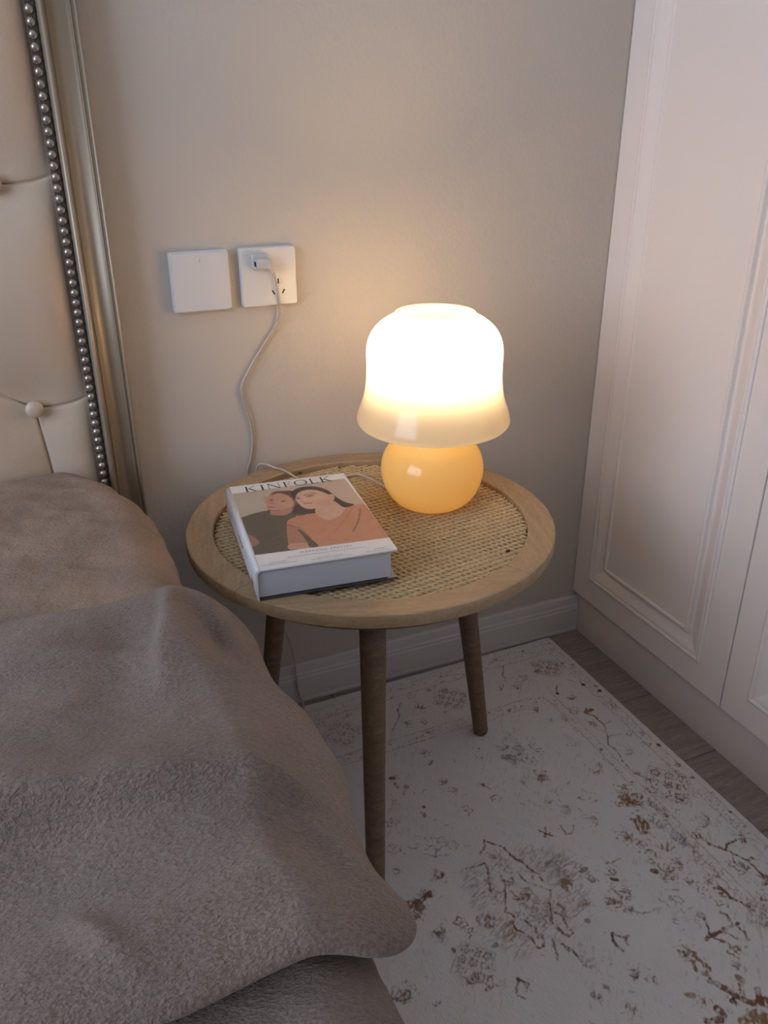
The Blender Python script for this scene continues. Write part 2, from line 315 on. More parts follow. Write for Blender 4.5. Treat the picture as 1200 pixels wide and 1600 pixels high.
# ------------------------------------------------------------------ rug with printed distressed pattern
MOT = json.loads('''[["blo",[-0.3981,-0.0496],[0.005,0.005],"d",1],["blo",[-0.3359,-0.0487],[0.005,0.005],"d",1],["blo",[-0.209,-0.0472],[0.005,0.005],"d",1],["blo",[-0.1436,-0.0451],[0.005,0.005],"d",1],["blo",[-0.0773,-0.0417],[0.005,0.005],"d",1],["blo",[-0.0925,-0.1133],[0.005,0.005],"d",1],["blo",[-0.0766,-0.1261],[0.005,0.005],"d",1],["blo",[-0.0976,-0.189],[0.005,0.005],"d",1],["blo",[-0.0769,-0.1999],[0.005,0.005],"d",1],["blo",[-0.0795,-0.2168],[0.005,0.005],"d",1],["blo",[-0.0781,-0.3835],[0.005,0.005],"d",1],["blo",[-0.0791,-0.4691],[0.005,0.005],"d",1],["blo",[-0.0776,-0.5524],[0.005,0.005],"d",1],["blo",[-0.1763,-0.3496],[0.005,0.005],"d",1],["blo",[-0.1775,-0.4355],[0.005,0.005],"d",1],["blo",[-0.1762,-0.5198],[0.005,0.005],"d",1],["blo",[-0.0781,-0.2166],[0.005,0.005],"d",1],["blo",[-0.0956,-0.1871],[0.005,0.005],"d",1],["blo",[-0.4312,-0.1874],[0.005,0.005],"d",1],["blo",[-0.1578,-0.1898],[0.005,0.005],"d",1],["blo",[-0.3054,-0.1841],[0.005,0.005],"d",1],["blo",[-0.2675,-0.1949],[0.005,0.005],"d",1],["ros",[-0.3503,-0.1191],0.034,"r",0.8],["ros",[-0.5733,-0.124],0.036,"r",0.6],["ros",[-0.127,-0.1139],0.03,"o",0.8],["ros",[-0.1281,-0.465],0.042,"r",1],["ros",[-0.1298,-0.5011],0.016,"r",0.8],["ros",[-0.4225,-0.1561],0.01,"r",0.7],["ros",[-0.4156,-0.08],0.01,"g",0.5],["ros",[-0.6036,-0.0845],0.012,"r",0.5],["leaf",[-0.4119,-0.1182],[0.026,60],"r",0.7],["leaf",[-0.4533,-0.1476],[0.02,30],"g",0.5],["leaf",[-0.3773,-0.0779],[0.014,0],"r",0.5],["leaf",[-0.5453,-0.0828],[0.016,90],"g",0.5],["leaf",[-0.1914,-0.1221],[0.03,120],"g",0.7],["leaf",[-0.219,-0.1397],[0.02,20],"r",0.6],["leaf",[-0.1483,-0.0908],[0.02,10],"r",0.5],["leaf",[-0.158,-0.1158],[0.018,190],"r",0.5],["leaf",[-0.2192,-0.2116],[0.02,130],"r",0.8],["leaf",[-0.2135,-0.2489],[0.014,160],"r",0.5],["ros",[-0.1576,-0.2435],0.012,"r",0.7],["leaf",[-0.1384,-0.2107],[0.022,110],"r",0.7],["leaf",[-0.1851,-0.258],[0.02,30],"g",0.6],["lin",[[-0.206,-0.0696],[-0.2215,-0.0938],[-0.2274,-0.1139]],0.0022,"r",0.6],["lin",[[-0.2474,-0.1236],[-0.2486,-0.1377],[-0.2364,-0.1211]],0.0022,"r",0.6],["lin",[[-0.1447,-0.1685],[-0.1582,-0.1897]],0.0022,"d",0.8],["lin",[[-0.1151,-0.1629],[-0.1048,-0.173]],0.002,"r",0.7],["lin",[[-0.4416,-0.0897],[-0.4558,-0.1067],[-0.4583,-0.1232],[-0.4888,-0.1561]],0.0022,"r",0.7],["lin",[[-0.3823,-0.1489],[-0.3707,-0.1489]],0.002,"r",0.7],["lin",[[-0.4648,-0.1377],[-0.456,-0.1464],[-0.4588,-0.1597]],0.002,"r",0.4],["lin",[[-0.1346,-0.2493],[-0.1401,-0.262],[-0.1334,-0.2723],[-0.1311,-0.3025],[-0.1457,-0.329],[-0.1573,-0.3467],[-0.1522,-0.3623],[-0.1572,-0.3777],[-0.162,-0.4012]],0.0024,"r",0.9],["blo",[-0.1346,-0.2569],[0.012,0.007],"o",1],["lin",[[-0.1522,-0.274],[-0.1509,-0.3058],[-0.1404,-0.3174]],0.002,"r",0.6],["ros",[-0.1052,-0.3327],0.014,"r",0.8],["lin",[[-0.1452,-0.3283],[-0.1197,-0.3334]],0.002,"g",0.6],["lin",[[-0.1284,-0.2989],[-0.1136,-0.2957]],0.0018,"r",0.5],["leaf",[-0.1495,-0.2897],[0.022,200],"g",0.6],["leaf",[-0.1344,-0.3745],[0.026,150],"g",0.6],["leaf",[-0.0837,-0.2536],[0.02,140],"r",0.6],["ros",[-0.0972,-0.3729],0.009,"r",0.6],["ros",[-0.0949,-0.4219],0.013,"r",0.6],["leaf",[-0.157,-0.4241],[0.014,100],"r",0.6],["lin",[[-0.162,-0.4012],[-0.1595,-0.4231],[-0.1497,-0.4436]],0.002,"r",0.6],["leaf",[-0.0804,-0.4367],[0.014,150],"r",0.8],["ros",[-0.0953,-0.5027],0.013,"r",0.8],["ros",[-0.0814,-0.5164],0.012,"r",0.5],["leaf",[-0.1293,-0.5509],[0.03,130],"g",0.8],["leaf",[-0.0845,-0.3464],[0.016,150],"o",0.7],["leaf",[-0.0813,-0.2649],[0.012,120],"r",0.6],["ros",[-0.0799,-0.5865],0.014,"r",0.7],["blo",[-0.2061,-0.4698],[0.03,0.022],"o",1],["leaf",[-0.2021,-0.4485],[0.03,150],"o",1],["leaf",[-0.199,-0.4767],[0.026,20],"r",1],["leaf",[-0.209,-0.385],[0.03,130],"o",0.9],["ros",[-0.2631,-0.4355],0.018,"o",0.8],["blo",[-0.2246,-0.5183],[0.02,0.022],"o",1],["leaf",[-0.2115,-0.5116],[0.028,80],"r",0.8],["ros",[-0.2615,-0.5093],0.013,"o",0.7],["leaf",[-0.2868,-0.4789],[0.03,160],"o",0.6],["leaf",[-0.1802,-0.4886],[0.03,40],"g",0.7],["leaf",[-0.1752,-0.5093],[0.02,150],"r",0.6],["leaf",[-0.1974,-0.5284],[0.03,20],"g",0.6],["leaf",[-0.4607,-0.2302],[0.017,125],"o",1],["leaf",[-0.4619,-0.2579],[0.015,125],"o",1],["leaf",[-0.5365,-0.2651],[0.012,30],"r",1],["blo",[-0.5367,-0.2852],[0.006,0.012],"r",1],["blo",[-0.5227,-0.2913],[0.006,0.01],"r",1],["leaf",[-0.4613,-0.308],[0.018,130],"r",0.8],["leaf",[-0.456,-0.3322],[0.016,110],"r",0.9],["leaf",[-0.4054,-0.3404],[0.012,150],"r",0.9],["lin",[[-0.4054,-0.3404],[-0.3988,-0.3551]],0.0022,"r",0.7],["ros",[-0.4024,-0.3768],0.01,"r",0.9],["ros",[-0.4592,-0.3784],0.014,"o",0.8],["blo",[-0.3696,-0.2623],[0.004,0.004],"d",0.9],["blo",[-0.377,-0.2841],[0.004,0.004],"r",0.9],["blo",[-0.516,-0.3444],[0.005,0.005],"r",0.9],["leaf",[-0.5229,-0.36],[0.008,140],"r",0.7],["blo",[-0.3332,-0.301],[0.016,0.01],"g",0.8],["leaf",[-0.3075,-0.2902],[0.04,150],"g",0.9],["leaf",[-0.3284,-0.2767],[0.025,100],"g",0.7],["ros",[-0.3131,-0.3098],0.016,"r",0.7],["ros",[-0.3019,-0.3276],0.014,"g",0.6],["leaf",[-0.2798,-0.2978],[0.03,20],"g",0.6],["leaf",[-0.3082,-0.2536],[0.03,120],"g",0.5],["leaf",[-0.3319,-0.3145],[0.022,160],"g",0.8],["ros",[-0.3083,-0.3624],0.017,"r",1],["blo",[-0.3078,-0.3688],[0.012,0.009],"o",0.8],["ros",[-0.3055,-0.3937],0.01,"r",0.5],["leaf",[-0.3431,-0.3635],[0.01,20],"r",0.5],["ros",[-0.2125,-0.3159],0.013,"g",0.7],["leaf",[-0.3123,-0.4423],[0.03,150],"g",0.6],["leaf",[-0.3283,-0.4167],[0.014,60],"g",0.7],["lin",[[-0.3732,-0.4608],[-0.3688,-0.4696],[-0.3614,-0.478]],0.003,"r",1],["lin",[[-0.3615,-0.4606],[-0.3732,-0.4763]],0.003,"r",0.9],["lin",[[-0.3393,-0.4667],[-0.3405,-0.4836],[-0.3327,-0.4871],[-0.32,-0.4751]],0.0028,"r",0.7],["ros",[-0.5553,-0.4108],0.02,"r",0.7],["ros",[-0.5284,-0.4191],0.018,"g",0.7],["ros",[-0.5094,-0.4324],0.01,"g",0.6],["lin",[[-0.5566,-0.4302],[-0.5422,-0.4413],[-0.5222,-0.4467]],0.0018,"g",0.6],["lin",[[-0.5348,-0.4264],[-0.5422,-0.4413]],0.0018,"g",0.7],["leaf",[-0.553,-0.4762],[0.018,110],"r",0.9],["leaf",[-0.5556,-0.4658],[0.012,160],"g",0.6],["ros",[-0.5592,-0.3201],0.012,"g",0.7],["ros",[-0.5752,-0.3535],0.012,"r",0.7],["ros",[-0.5928,-0.4028],0.014,"g",0.8],["leaf",[-0.6058,-0.4409],[0.014,150],"r",0.7],["lin",[[-0.4796,-0.4629],[-0.47,-0.4579],[-0.4613,-0.4449],[-0.4496,-0.4584],[-0.4417,-0.4685],[-0.4399,-0.4841],[-0.4317,-0.5022],[-0.4264,-0.5156],[-0.4211,-0.5288],[-0.4211,-0.5457]],0.0032,"r",1],["lin",[[-0.5108,-0.4805],[-0.4821,-0.4819],[-0.4847,-0.4934],[-0.4927,-0.5146],[-0.4975,-0.5275],[-0.4973,-0.5452]],0.003,"r",0.9],["lin",[[-0.4722,-0.502],[-0.4723,-0.5204],[-0.4815,-0.5404],[-0.4965,-0.5656],[-0.4903,-0.5766],[-0.4776,-0.5932],[-0.473,-0.606],[-0.4781,-0.6198]],0.003,"r",0.9],["lin",[[-0.4459,-0.5165],[-0.4449,-0.5323],[-0.4347,-0.5458],[-0.4204,-0.561],[-0.4368,-0.5858],[-0.4466,-0.6066],[-0.4466,-0.6201]],0.0028,"r",0.9],["lin",[[-0.4954,-0.524],[-0.4871,-0.5365]],0.0022,"r",0.6],["lin",[[-0.4236,-0.5199],[-0.4333,-0.5374]],0.0022,"r",0.7],["lin",[[-0.4262,-0.5818],[-0.4202,-0.5944],[-0.4263,-0.6072]],0.005,"o",0.8],["lin",[[-0.435,-0.595],[-0.4278,-0.6037],[-0.4325,-0.6182],[-0.4317,-0.632],[-0.4391,-0.6353],[-0.4435,-0.6268],[-0.4437,-0.6119]],0.0034,"r",1],["lin",[[-0.497,-0.5834],[-0.4981,-0.5978],[-0.4902,-0.6052],[-0.4856,-0.6218],[-0.4855,-0.6334],[-0.4781,-0.6353],[-0.4708,-0.6203],[-0.4737,-0.6111]],0.0036,"r",1],["lin",[[-0.4618,-0.6295],[-0.4659,-0.6432],[-0.4712,-0.6586]],0.003,"r",0.8],["lin",[[-0.4541,-0.6406],[-0.4489,-0.6531],[-0.4459,-0.6633]],0.0034,"r",1],["blo",[-0.5255,-0.5655],[0.016,0.018],"o",0.9],["blo",[-0.3922,-0.5613],[0.015,0.014],"o",0.9],["blo",[-0.4588,-0.4952],[0.016,0.02],"o",0.6],["leaf",[-0.4596,-0.4756],[0.024,100],"o",0.6],["leaf",[-0.451,-0.5507],[0.026,160],"r",0.8],["leaf",[-0.4657,-0.5531],[0.026,90],"o",0.8],["ros",[-0.4585,-0.5792],0.03,"r",0.6],["leaf",[-0.4639,-0.5241],[0.022,140],"o",0.7],["haz",[-0.4244,-0.5037],0.035,"o",0.75],["haz",[-0.4033,-0.5225],0.035,"o",0.75],["haz",[-0.391,-0.5372],0.035,"g",0.75],["haz",[-0.4058,-0.5791],0.035,"g",0.75],["haz",[-0.4092,-0.6034],0.035,"g",0.75],["haz",[-0.495,-0.4952],0.035,"o",0.75],["haz",[-0.5063,-0.4965],0.035,"g",0.75],["haz",[-0.5127,-0.5269],0.035,"g",0.75],["haz",[-0.5097,-0.5398],0.035,"o",0.75],["haz",[-0.5214,-0.5823],0.035,"g",0.75],["haz",[-0.5061,-0.5944],0.035,"o",0.75],["haz",[-0.5019,-0.6121],0.035,"o",0.75],["haz",[-0.3811,-0.5225],0.035,"g",0.75],["haz",[-0.3749,-0.538],0.035,"o",0.75],["haz",[-0.406,-0.5053],0.035,"g",0.75],["haz",[-0.3912,-0.5736],0.035,"g",0.75],["haz",[-0.4584,-0.6069],0.035,"g",0.75],["leaf",[-0.5901,-0.4947],[0.022,160],"r",1],["blo",[-0.5832,-0.4986],[0.01,0.01],"r",1],["leaf",[-0.6087,-0.5026],[0.02,110],"o",1],["blo",[-0.6027,-0.5081],[0.01,0.012],"r",0.9],["leaf",[-0.6103,-0.5218],[0.018,120],"r",1],["leaf",[-0.6128,-0.5009],[0.014,80],"r",0.9],["leaf",[-0.5948,-0.5572],[0.02,80],"r",0.9],["leaf",[-0.5957,-0.5661],[0.016,10],"g",0.8],["ros",[-0.5604,-0.5567],0.011,"r",1],["ros",[-0.5588,-0.5742],0.01,"r",0.9],["blo",[-0.5898,-0.5882],[0.004,0.007],"d",1],["blo",[-0.5364,-0.6062],[0.008,0.006],"g",0.9],["ros",[-0.5745,-0.6163],0.03,"g",0.9],["leaf",[-0.5754,-0.6159],[0.012,120],"o",0.9],["leaf",[-0.5872,-0.6375],[0.02,90],"r",1],["ros",[-0.5647,-0.6449],0.018,"r",0.9],["leaf",[-0.6829,-0.6194],[0.03,20],"r",1],["leaf",[-0.6728,-0.6215],[0.02,130],"r",1],["blo",[-0.6929,-0.6174],[0.006,0.006],"d",1],["ros",[-0.6435,-0.6434],0.008,"r",1],["lin",[[-0.5449,-0.6746],[-0.5334,-0.6596],[-0.5283,-0.6666]],0.0026,"d",0.9],["lin",[[-0.5435,-0.6798],[-0.5387,-0.6853]],0.0026,"d",0.9],["leaf",[-0.5269,-0.6719],[0.012,130],"g",0.7],["leaf",[-0.2519,-0.5392],[0.035,20],"o",1],["leaf",[-0.2592,-0.5258],[0.02,150],"o",0.9],["leaf",[-0.218,-0.5673],[0.026,60],"o",0.9],["leaf",[-0.2438,-0.566],[0.018,200],"o",0.7],["leaf",[-0.2229,-0.6008],[0.026,150],"o",1],["leaf",[-0.247,-0.5982],[0.022,30],"o",1],["blo",[-0.2628,-0.5944],[0.008,0.008],"r",1],["leaf",[-0.2449,-0.6161],[0.016,100],"o",0.9],["leaf",[-0.2555,-0.5803],[0.014,160],"o",0.7],["leaf",[-0.2596,-0.6097],[0.014,10],"o",0.8],["leaf",[-0.2277,-0.6296],[0.016,70],"o",0.8],["ros",[-0.2175,-0.649],0.017,"r",1],["leaf",[-0.2007,-0.6607],[0.022,140],"o",1],["ros",[-0.2114,-0.6721],0.013,"o",0.9],["lin",[[-0.1979,-0.6546],[-0.1944,-0.6664],[-0.1952,-0.6763],[-0.1878,-0.6867],[-0.1824,-0.7018]],0.005,"r",0.9],["lin",[[-0.1566,-0.5704],[-0.1543,-0.5883],[-0.14,-0.6061],[-0.1262,-0.6332],[-0.1247,-0.6683]],0.0032,"r",1],["ros",[-0.1543,-0.568],0.012,"r",1],["lin",[[-0.14,-0.6061],[-0.1278,-0.5998],[-0.1111,-0.5987]],0.003,"r",1],["leaf",[-0.1021,-0.5992],[0.026,150],"r",1],["lin",[[-0.1369,-0.6189],[-0.1456,-0.6312]],0.0024,"r",0.9],["lin",[[-0.1273,-0.6344],[-0.1153,-0.6348],[-0.1069,-0.6448]],0.0026,"r",0.9],["leaf",[-0.1436,-0.6447],[0.028,110],"g",0.9],["leaf",[-0.1531,-0.6326],[0.012,20],"g",0.8],["leaf",[-0.129,-0.6725],[0.022,120],"r",1],["leaf",[-0.1531,-0.6946],[0.02,60],"r",0.7],["ros",[-0.1761,-0.7157],0.026,"g",0.7],["leaf",[-0.1898,-0.5662],[0.03,30],"g",0.8],["leaf",[-0.1806,-0.5869],[0.024,120],"o",0.7],["leaf",[-0.1909,-0.6084],[0.026,30],"g",0.7],["leaf",[-0.1881,-0.6315],[0.03,60],"o",0.7],["leaf",[-0.2026,-0.6375],[0.018,10],"g",0.6],["ros",[-0.2723,-0.6414],0.02,"g",0.9],["ros",[-0.278,-0.677],0.022,"d",0.6],["blo",[-0.2545,-0.6803],[0.01,0.01],"d",0.6],["lin",[[-0.254,-0.6874],[-0.2579,-0.6993],[-0.2647,-0.7096]],0.003,"d",0.9],["lin",[[-0.2749,-0.7118],[-0.2504,-0.7105],[-0.2167,-0.7104]],0.005,"r",1],["lin",[[-0.2624,-0.7146],[-0.2529,-0.7278],[-0.2514,-0.7362]],0.003,"r",0.9],["ros",[-0.251,-0.7414],0.011,"r",0.9],["lin",[[-0.2434,-0.7149],[-0.234,-0.7282]],0.003,"r",0.9],["lin",[[-0.2233,-0.7143],[-0.2189,-0.7242],[-0.2222,-0.7346]],0.003,"r",0.9],["lin",[[-0.2247,-0.6862],[-0.2204,-0.6937],[-0.2256,-0.7079]],0.003,"r",0.8],["blo",[-0.2341,-0.7424],[0.006,0.004],"r",0.8],["leaf",[-0.3116,-0.7152],[0.022,130],"d",0.9],["leaf",[-0.3085,-0.7266],[0.02,130],"r",1],["lin",[[-0.3136,-0.7294],[-0.3175,-0.7411],[-0.3082,-0.7524],[-0.3017,-0.7468],[-0.3022,-0.7343],[-0.3063,-0.7212]],0.006,"o",1],["lin",[[-0.3109,-0.7596],[-0.3029,-0.7748],[-0.2961,-0.7892],[-0.2868,-0.8035],[-0.2681,-0.8082]],0.009,"r",1],["lin",[[-0.2904,-0.794],[-0.2824,-0.786],[-0.2813,-0.7795]],0.006,"r",1],["lin",[[-0.2736,-0.8047],[-0.265,-0.7935]],0.009,"r",1],["blo",[-0.2679,-0.8105],[0.016,0.012],"r",1],["leaf",[-0.2945,-0.8189],[0.04,60],"o",1],["blo",[-0.2958,-0.8227],[0.03,0.02],"o",0.9],["lin",[[-0.3309,-0.7922],[-0.3281,-0.8],[-0.3366,-0.805],[-0.3523,-0.8004]],0.009,"r",1],["blo",[-0.3044,-0.7925],[0.006,0.005],"d",1],["leaf",[-0.3421,-0.7784],[0.016,130],"o",1],["blo",[-0.3474,-0.7659],[0.01,0.008],"o",0.8],["blo",[-0.2739,-0.7732],[0.008,0.01],"r",0.8],["leaf",[-0.2644,-0.758],[0.014,120],"g",0.7],["lin",[[-0.3849,-0.6549],[-0.3899,-0.6684],[-0.3857,-0.683]],0.0036,"d",1],["lin",[[-0.3822,-0.6547],[-0.372,-0.6671],[-0.3749,-0.6775]],0.0034,"r",0.9],["lin",[[-0.372,-0.6671],[-0.3638,-0.6667]],0.0024,"r",0.7],["leaf",[-0.3926,-0.7146],[0.02,130],"d",0.8],["leaf",[-0.3801,-0.7272],[0.018,30],"g",1],["leaf",[-0.341,-0.613],[0.03,130],"o",1],["leaf",[-0.3256,-0.611],[0.024,150],"g",0.9],["leaf",[-0.3566,-0.612],[0.016,60],"d",0.8],["leaf",[-0.3403,-0.6333],[0.018,100],"o",0.8],["lin",[[-0.3427,-0.6294],[-0.3234,-0.6462],[-0.2923,-0.6485]],0.0024,"g",0.7],["leaf",[-0.3211,-0.5723],[0.026,100],"g",0.9],["lin",[[-0.3291,-0.5811],[-0.3219,-0.5863]],0.004,"r",1],["leaf",[-0.3563,-0.5708],[0.014,20],"o",1],["leaf",[-0.3568,-0.5521],[0.016,60],"g",0.9],["leaf",[-0.3159,-0.5541],[0.012,30],"o",0.8],["lin",[[-0.3114,-0.5576],[-0.294,-0.5555]],0.0026,"r",0.8],["blo",[-0.4029,-0.6242],[0.01,0.006],"r",0.8],["leaf",[-0.3893,-0.5978],[0.02,80],"o",0.6],["leaf",[-0.4285,-0.7521],[0.016,110],"r",1],["leaf",[-0.4568,-0.7196],[0.018,20],"d",0.7],["leaf",[-0.4392,-0.6749],[0.03,20],"g",0.6],["leaf",[-0.438,-0.7139],[0.01,10],"d",0.7]]''')
RZ = .0055
def build_rug():
    rx0, rx1, ry0, ry1 = -1.75, -.0630, -2.3, -.0205
    st = .0012
    xs = np.concatenate([np.linspace(rx0, -.78, 30)[:-1], np.arange(-.78, rx1, st), [rx1]])
    ys = np.concatenate([np.linspace(ry0, -1.70, 20)[:-1], np.arange(-1.70, -.90, .0026)[:-1], np.arange(-.90, ry1, st), [ry1]])
    X, Y = np.meshgrid(xs, ys)
    base = np.array([.70, .675, .65]); C = np.ones(X.shape+(3,))*base
    # slow mottling and the fine slanted thread hatch of a worn machine-woven rug
    mott = vnoise(X*9, Y*9, 3)*.5+vnoise(X*25, Y*25, 5)*.5
    C *= (1+.035*mott)[..., None]
    ca, sa = math.cos(.9), math.sin(.9); U = X*ca+Y*sa; V = -X*sa+Y*ca
    hatch = vnoise(U*95, V*480, 7); hm = np.clip((hatch-.42)*2.4, 0, 1)*np.clip(.45+vnoise(X*14, Y*14, 9)*.7, 0, 1)
    C = C*(1-.34*hm[..., None])+np.array([.30, .24, .20])*(.34*hm[..., None])
    wear = vnoise(U*150, V*420, 11); wear2 = vnoise(X*330, Y*330, 13); wear3 = vnoise(X*42, Y*42, 15)
    keys = {'r': (.21, .095, .058), 'o': (.27, .145, .07), 'g': (.22, .19, .185), 'd': (.10, .05, .04)}
    xv = xs; yv = ys
    def win(cx, cy, r):
        i0, i1 = np.searchsorted(xv, [cx-r, cx+r]); j0, j1 = np.searchsorted(yv, [cy-r, cy+r]); return slice(j0, j1), slice(i0, i1)
    def lay(sl, mask, key, s, rough=.75):
        w = np.clip(.74+wear[sl]*.85*rough+wear2[sl]*.9*rough+wear3[sl]*.35, 0, 1)
        a = (np.clip(mask, 0, 1)*w*s)[..., None]; C[sl] = C[sl]*(1-a)+np.array(keys[key])*a
    def stroke(pts, w, key, s):
        for (ax, ay), (bx, by) in zip(pts[:-1], pts[1:]):
            cx, cy = (ax+bx)/2, (ay+by)/2; r = math.hypot(bx-ax, by-ay)/2+.008; sl = win(cx, cy, r); x, y = X[sl], Y[sl]
            if x.size == 0: continue
            x = x+.0016*vnoise(X[sl]*190, Y[sl]*190, 21); y = y+.0016*vnoise(X[sl]*190, Y[sl]*190, 23)
            dx, dy = bx-ax, by-ay; L2 = dx*dx+dy*dy+1e-12; t = np.clip(((x-ax)*dx+(y-ay)*dy)/L2, 0, 1)
            d = np.hypot(x-ax-t*dx, y-ay-t*dy); lay(sl, 1-np.clip((d-w*.42)/.0009, 0, 1), key, s, .5)
    mir = lambda q: [q[0], -1.78-q[1]]     # the pattern repeats mirrored towards the foot of the room
    allm = MOT+[[k, [mir(q) for q in p] if k == 'lin' else mir(p), z, c, s] for k, p, z, c, s in MOT]
    for n, (kind, p, size, key, s) in enumerate(allm):
        rnd = random.Random(n)
        if kind == 'lin': stroke(p, size*1.05, key, s); continue
        px, py = p
        if kind == 'ros':
            # rosette: lozenge outline with a ring of little petals and a centre
            r = size; sl = win(px, py, r*1.25); x, y = X[sl]-px, Y[sl]-py
            if x.size == 0: continue
            a0 = rnd.random(); ang = np.arctan2(y, x); d = np.hypot(x, y)
            npet = 8 if r > .02 else 5
            m = np.zeros(x.shape)
            if r > .024:
                for qa in (-1, 0, 1):
                    for qb in (-1, 0, 1):
                        ex, ey = x-.36*r*(qa-qb), y-.36*r*(qa+qb); e = np.hypot(ex, ey); an = np.arctan2(ey, ex); er = .155*r*(1+.22*np.cos(5*an+qa+2*qb))
                        m = np.maximum(m, 1.35-np.abs(e-er)/.0019); m = np.maximum(m, (e < .0016)*1.2)
                m = np.maximum(m, .55*(1-np.abs(np.abs(x)+np.abs(y)-1.12*r)/.0022)); m = np.maximum(m, (d < .004)*.8)
                lay(sl, np.clip(1.1-np.maximum(d/r, 0), 0, .16)*1., 'o', s)
            else:
                nz = vnoise(X[sl]*210, Y[sl]*210, n+70); rr = r*(.68+.16*np.cos(npet*(ang+a0)+1.2*nz)+.22*nz); m = np.maximum(1.2-np.abs(d-rr)/.0022, (d < .25*r+.1*r*nz)*.8)*np.clip(.75+1.3*vnoise(X[sl]*120, Y[sl]*120, n+90), 0, 1)
            lay(sl, m, key, s)
        elif kind == 'blo':
            ra, rb = (z_*(.8 if size[0] > .009 else .7) for z_ in size); R_ = max(ra, rb)*1.5; sl = win(px, py, R_); x, y = X[sl]-px, Y[sl]-py
            if x.size == 0: continue
            e = np.hypot(x/ra, y/rb)+.45*vnoise(X[sl]*130, Y[sl]*130, 31); lay(sl, np.clip((1-e)*4, 0, 1), key, s, .7 if ra > .009 else .25)
        elif kind == 'leaf':
            r, a = size; a = math.radians(a)
            nst = 7 if r > .017 else 5
            for q in range(nst):
                t = q/(nst-1)*2-1; sx, sy = px-math.cos(a)*r*.45*(1-abs(t)*.5), py-math.sin(a)*r*.45*(1-abs(t)*.5)
                b = a+t*1.25+rnd.uniform(-.2, .2); l = r*(1-.35*abs(t))*rnd.uniform(.5, 1.0)
                k0 = (sx+math.cos(b)*l*.3, sy+math.sin(b)*l*.3); k1 = (sx+math.cos(b)*l*.65, sy+math.sin(b)*l*.65); b2 = b-t*.6; k2 = (k1[0]+math.cos(b2)*l*.35, k1[1]+math.sin(b2)*l*.35)
                stroke([k0, k1, k2], .0017+.0012*(rnd.random() < .3), key, s*rnd.uniform(.45, 1))
            for q in range(int(r*900)):
                bb = rnd.uniform(0, 6.28); rr = r*rnd.uniform(.1, .9); ex, ey = px+rr*math.cos(bb), py+rr*math.sin(bb); stroke([(ex, ey), (ex+rnd.uniform(-.003, .003), ey+rnd.uniform(-.003, .003))], .0014, 'rg'[q % 2], s*rnd.uniform(.2, .7))
        elif kind == 'haz':
            sl = win(px, py, size); x, y = X[sl]-px, Y[sl]-py
            if x.size == 0: continue
            ht = np.clip((vnoise(x*120+y*60, (y-.35*x)*420, n+50)-.05)*3, 0, 1); lay(sl, np.clip(1-np.hypot(x, y)/size, 0, 1)*1.3*ht, key, s*.8, .5)
    # border guard lines along the back and right edges, broken by wear
    def guard(p0, p1, w, s):
        stroke([(p0[0]+(p1[0]-p0[0])*t/12, p0[1]+(p1[1]-p0[1])*t/12) for t in range(13)], w, 'r', s)
    for off, s in ((.0215, .45), (.05, .45), (.158, .55), (.182, .5)):
        guard((-.80, ry1-off), (rx1-max(off-.006, .012), ry1-off), .0016, s); guard((rx1-max(off*.66, .012), ry1-off), (rx1-max(off*.66, .012), -1.0), .0016, s*.9)
    for q in range(150):      # scattered small vine crumbs in the two narrow guard bands
        t = q/150
        for (px, py) in ((-.78+t*.70, ry1-.036+RNG.uniform(-.009, .009)), (rx1-.026+RNG.uniform(-.008, .008), -.06-t*.75), (-.78+t*.60, ry1-.17+RNG.uniform(-.008, .008)), (rx1-.118+RNG.uniform(-.008, .008), -.2-t*.6)):
            b = RNG.uniform(0, 2*PI); l = RNG.uniform(.003, .008); stroke([(px, py), (px+l*math.cos(b), py+l*math.sin(b))], .0016, 'rgr'[q % 3], RNG.uniform(.2, .7))
    for q in range(420):      # crumbs of worn pattern all over the field
        px, py = RNG.uniform(-.76, -.08), RNG.uniform(-.88, -.03); b = RNG.uniform(0, 2*PI); l = RNG.uniform(.002, .009); stroke([(px, py), (px+l*math.cos(b), py+l*math.sin(b))], .0014, 'rgd'[q % 3], RNG.uniform(.15, .6))
    Z = np.full(X.shape, RZ)+.0006*vnoise(X*60, Y*60, 40)
    e = np.minimum(np.minimum(X-rx0, rx1-X), np.minimum(Y-ry0, ry1-Y)); Z -= .003*np.clip(1-e/.004, 0, 1)**2
    # the back edge runs very slightly out of square and the corner is rounded
    Yp = Y.copy(); wgt = np.clip((Y+.9)/(ry1+.9), 0, 1); Yp += wgt*((X-rx1)*.022)
    cr = .014; cx, cy = X-(rx1-cr), Y-(ry1-cr); inc = (cx > 0) & (cy > 0); a, b = cx/cr, cy/cr
    Xp = np.where(inc, rx1-cr+cr*a*np.sqrt(np.clip(1-b*b/2, 0, 1)), X); Yp = np.where(inc, Yp-cy+cr*b*np.sqrt(np.clip(1-a*a/2, 0, 1)), Yp)
    rug = np_grid('rug', np.stack([Xp, Yp, Z], -1), M_RUG, col=C)
    tag(rug, 'cream rug with a faded brown floral print on the wood floor', 'rug')
    # binding around the rim down to the floor
    rim = np.concatenate([np.stack([Xp[-1], Yp[-1]], -1), np.stack([Xp[::-1, -1], Yp[::-1, -1]], -1), np.stack([Xp[0, ::-1], Yp[0, ::-1]], -1), np.stack([Xp[:, 0], Yp[:, 0]], -1)])[::4]
    vs = []
    c0 = np.array([(rx0+rx1)/2, (ry0+ry1)/2])
    for x, y in rim:
        d = np.array([x, y])-c0; d = d/np.abs(d).max()*.0012
        vs += [(x-d[0]*2, y-d[1]*2, RZ-.0022), (x+d[0], y+d[1], RZ-.003), (x+d[0], y+d[1], .0004)]
    n = len(rim); f = []
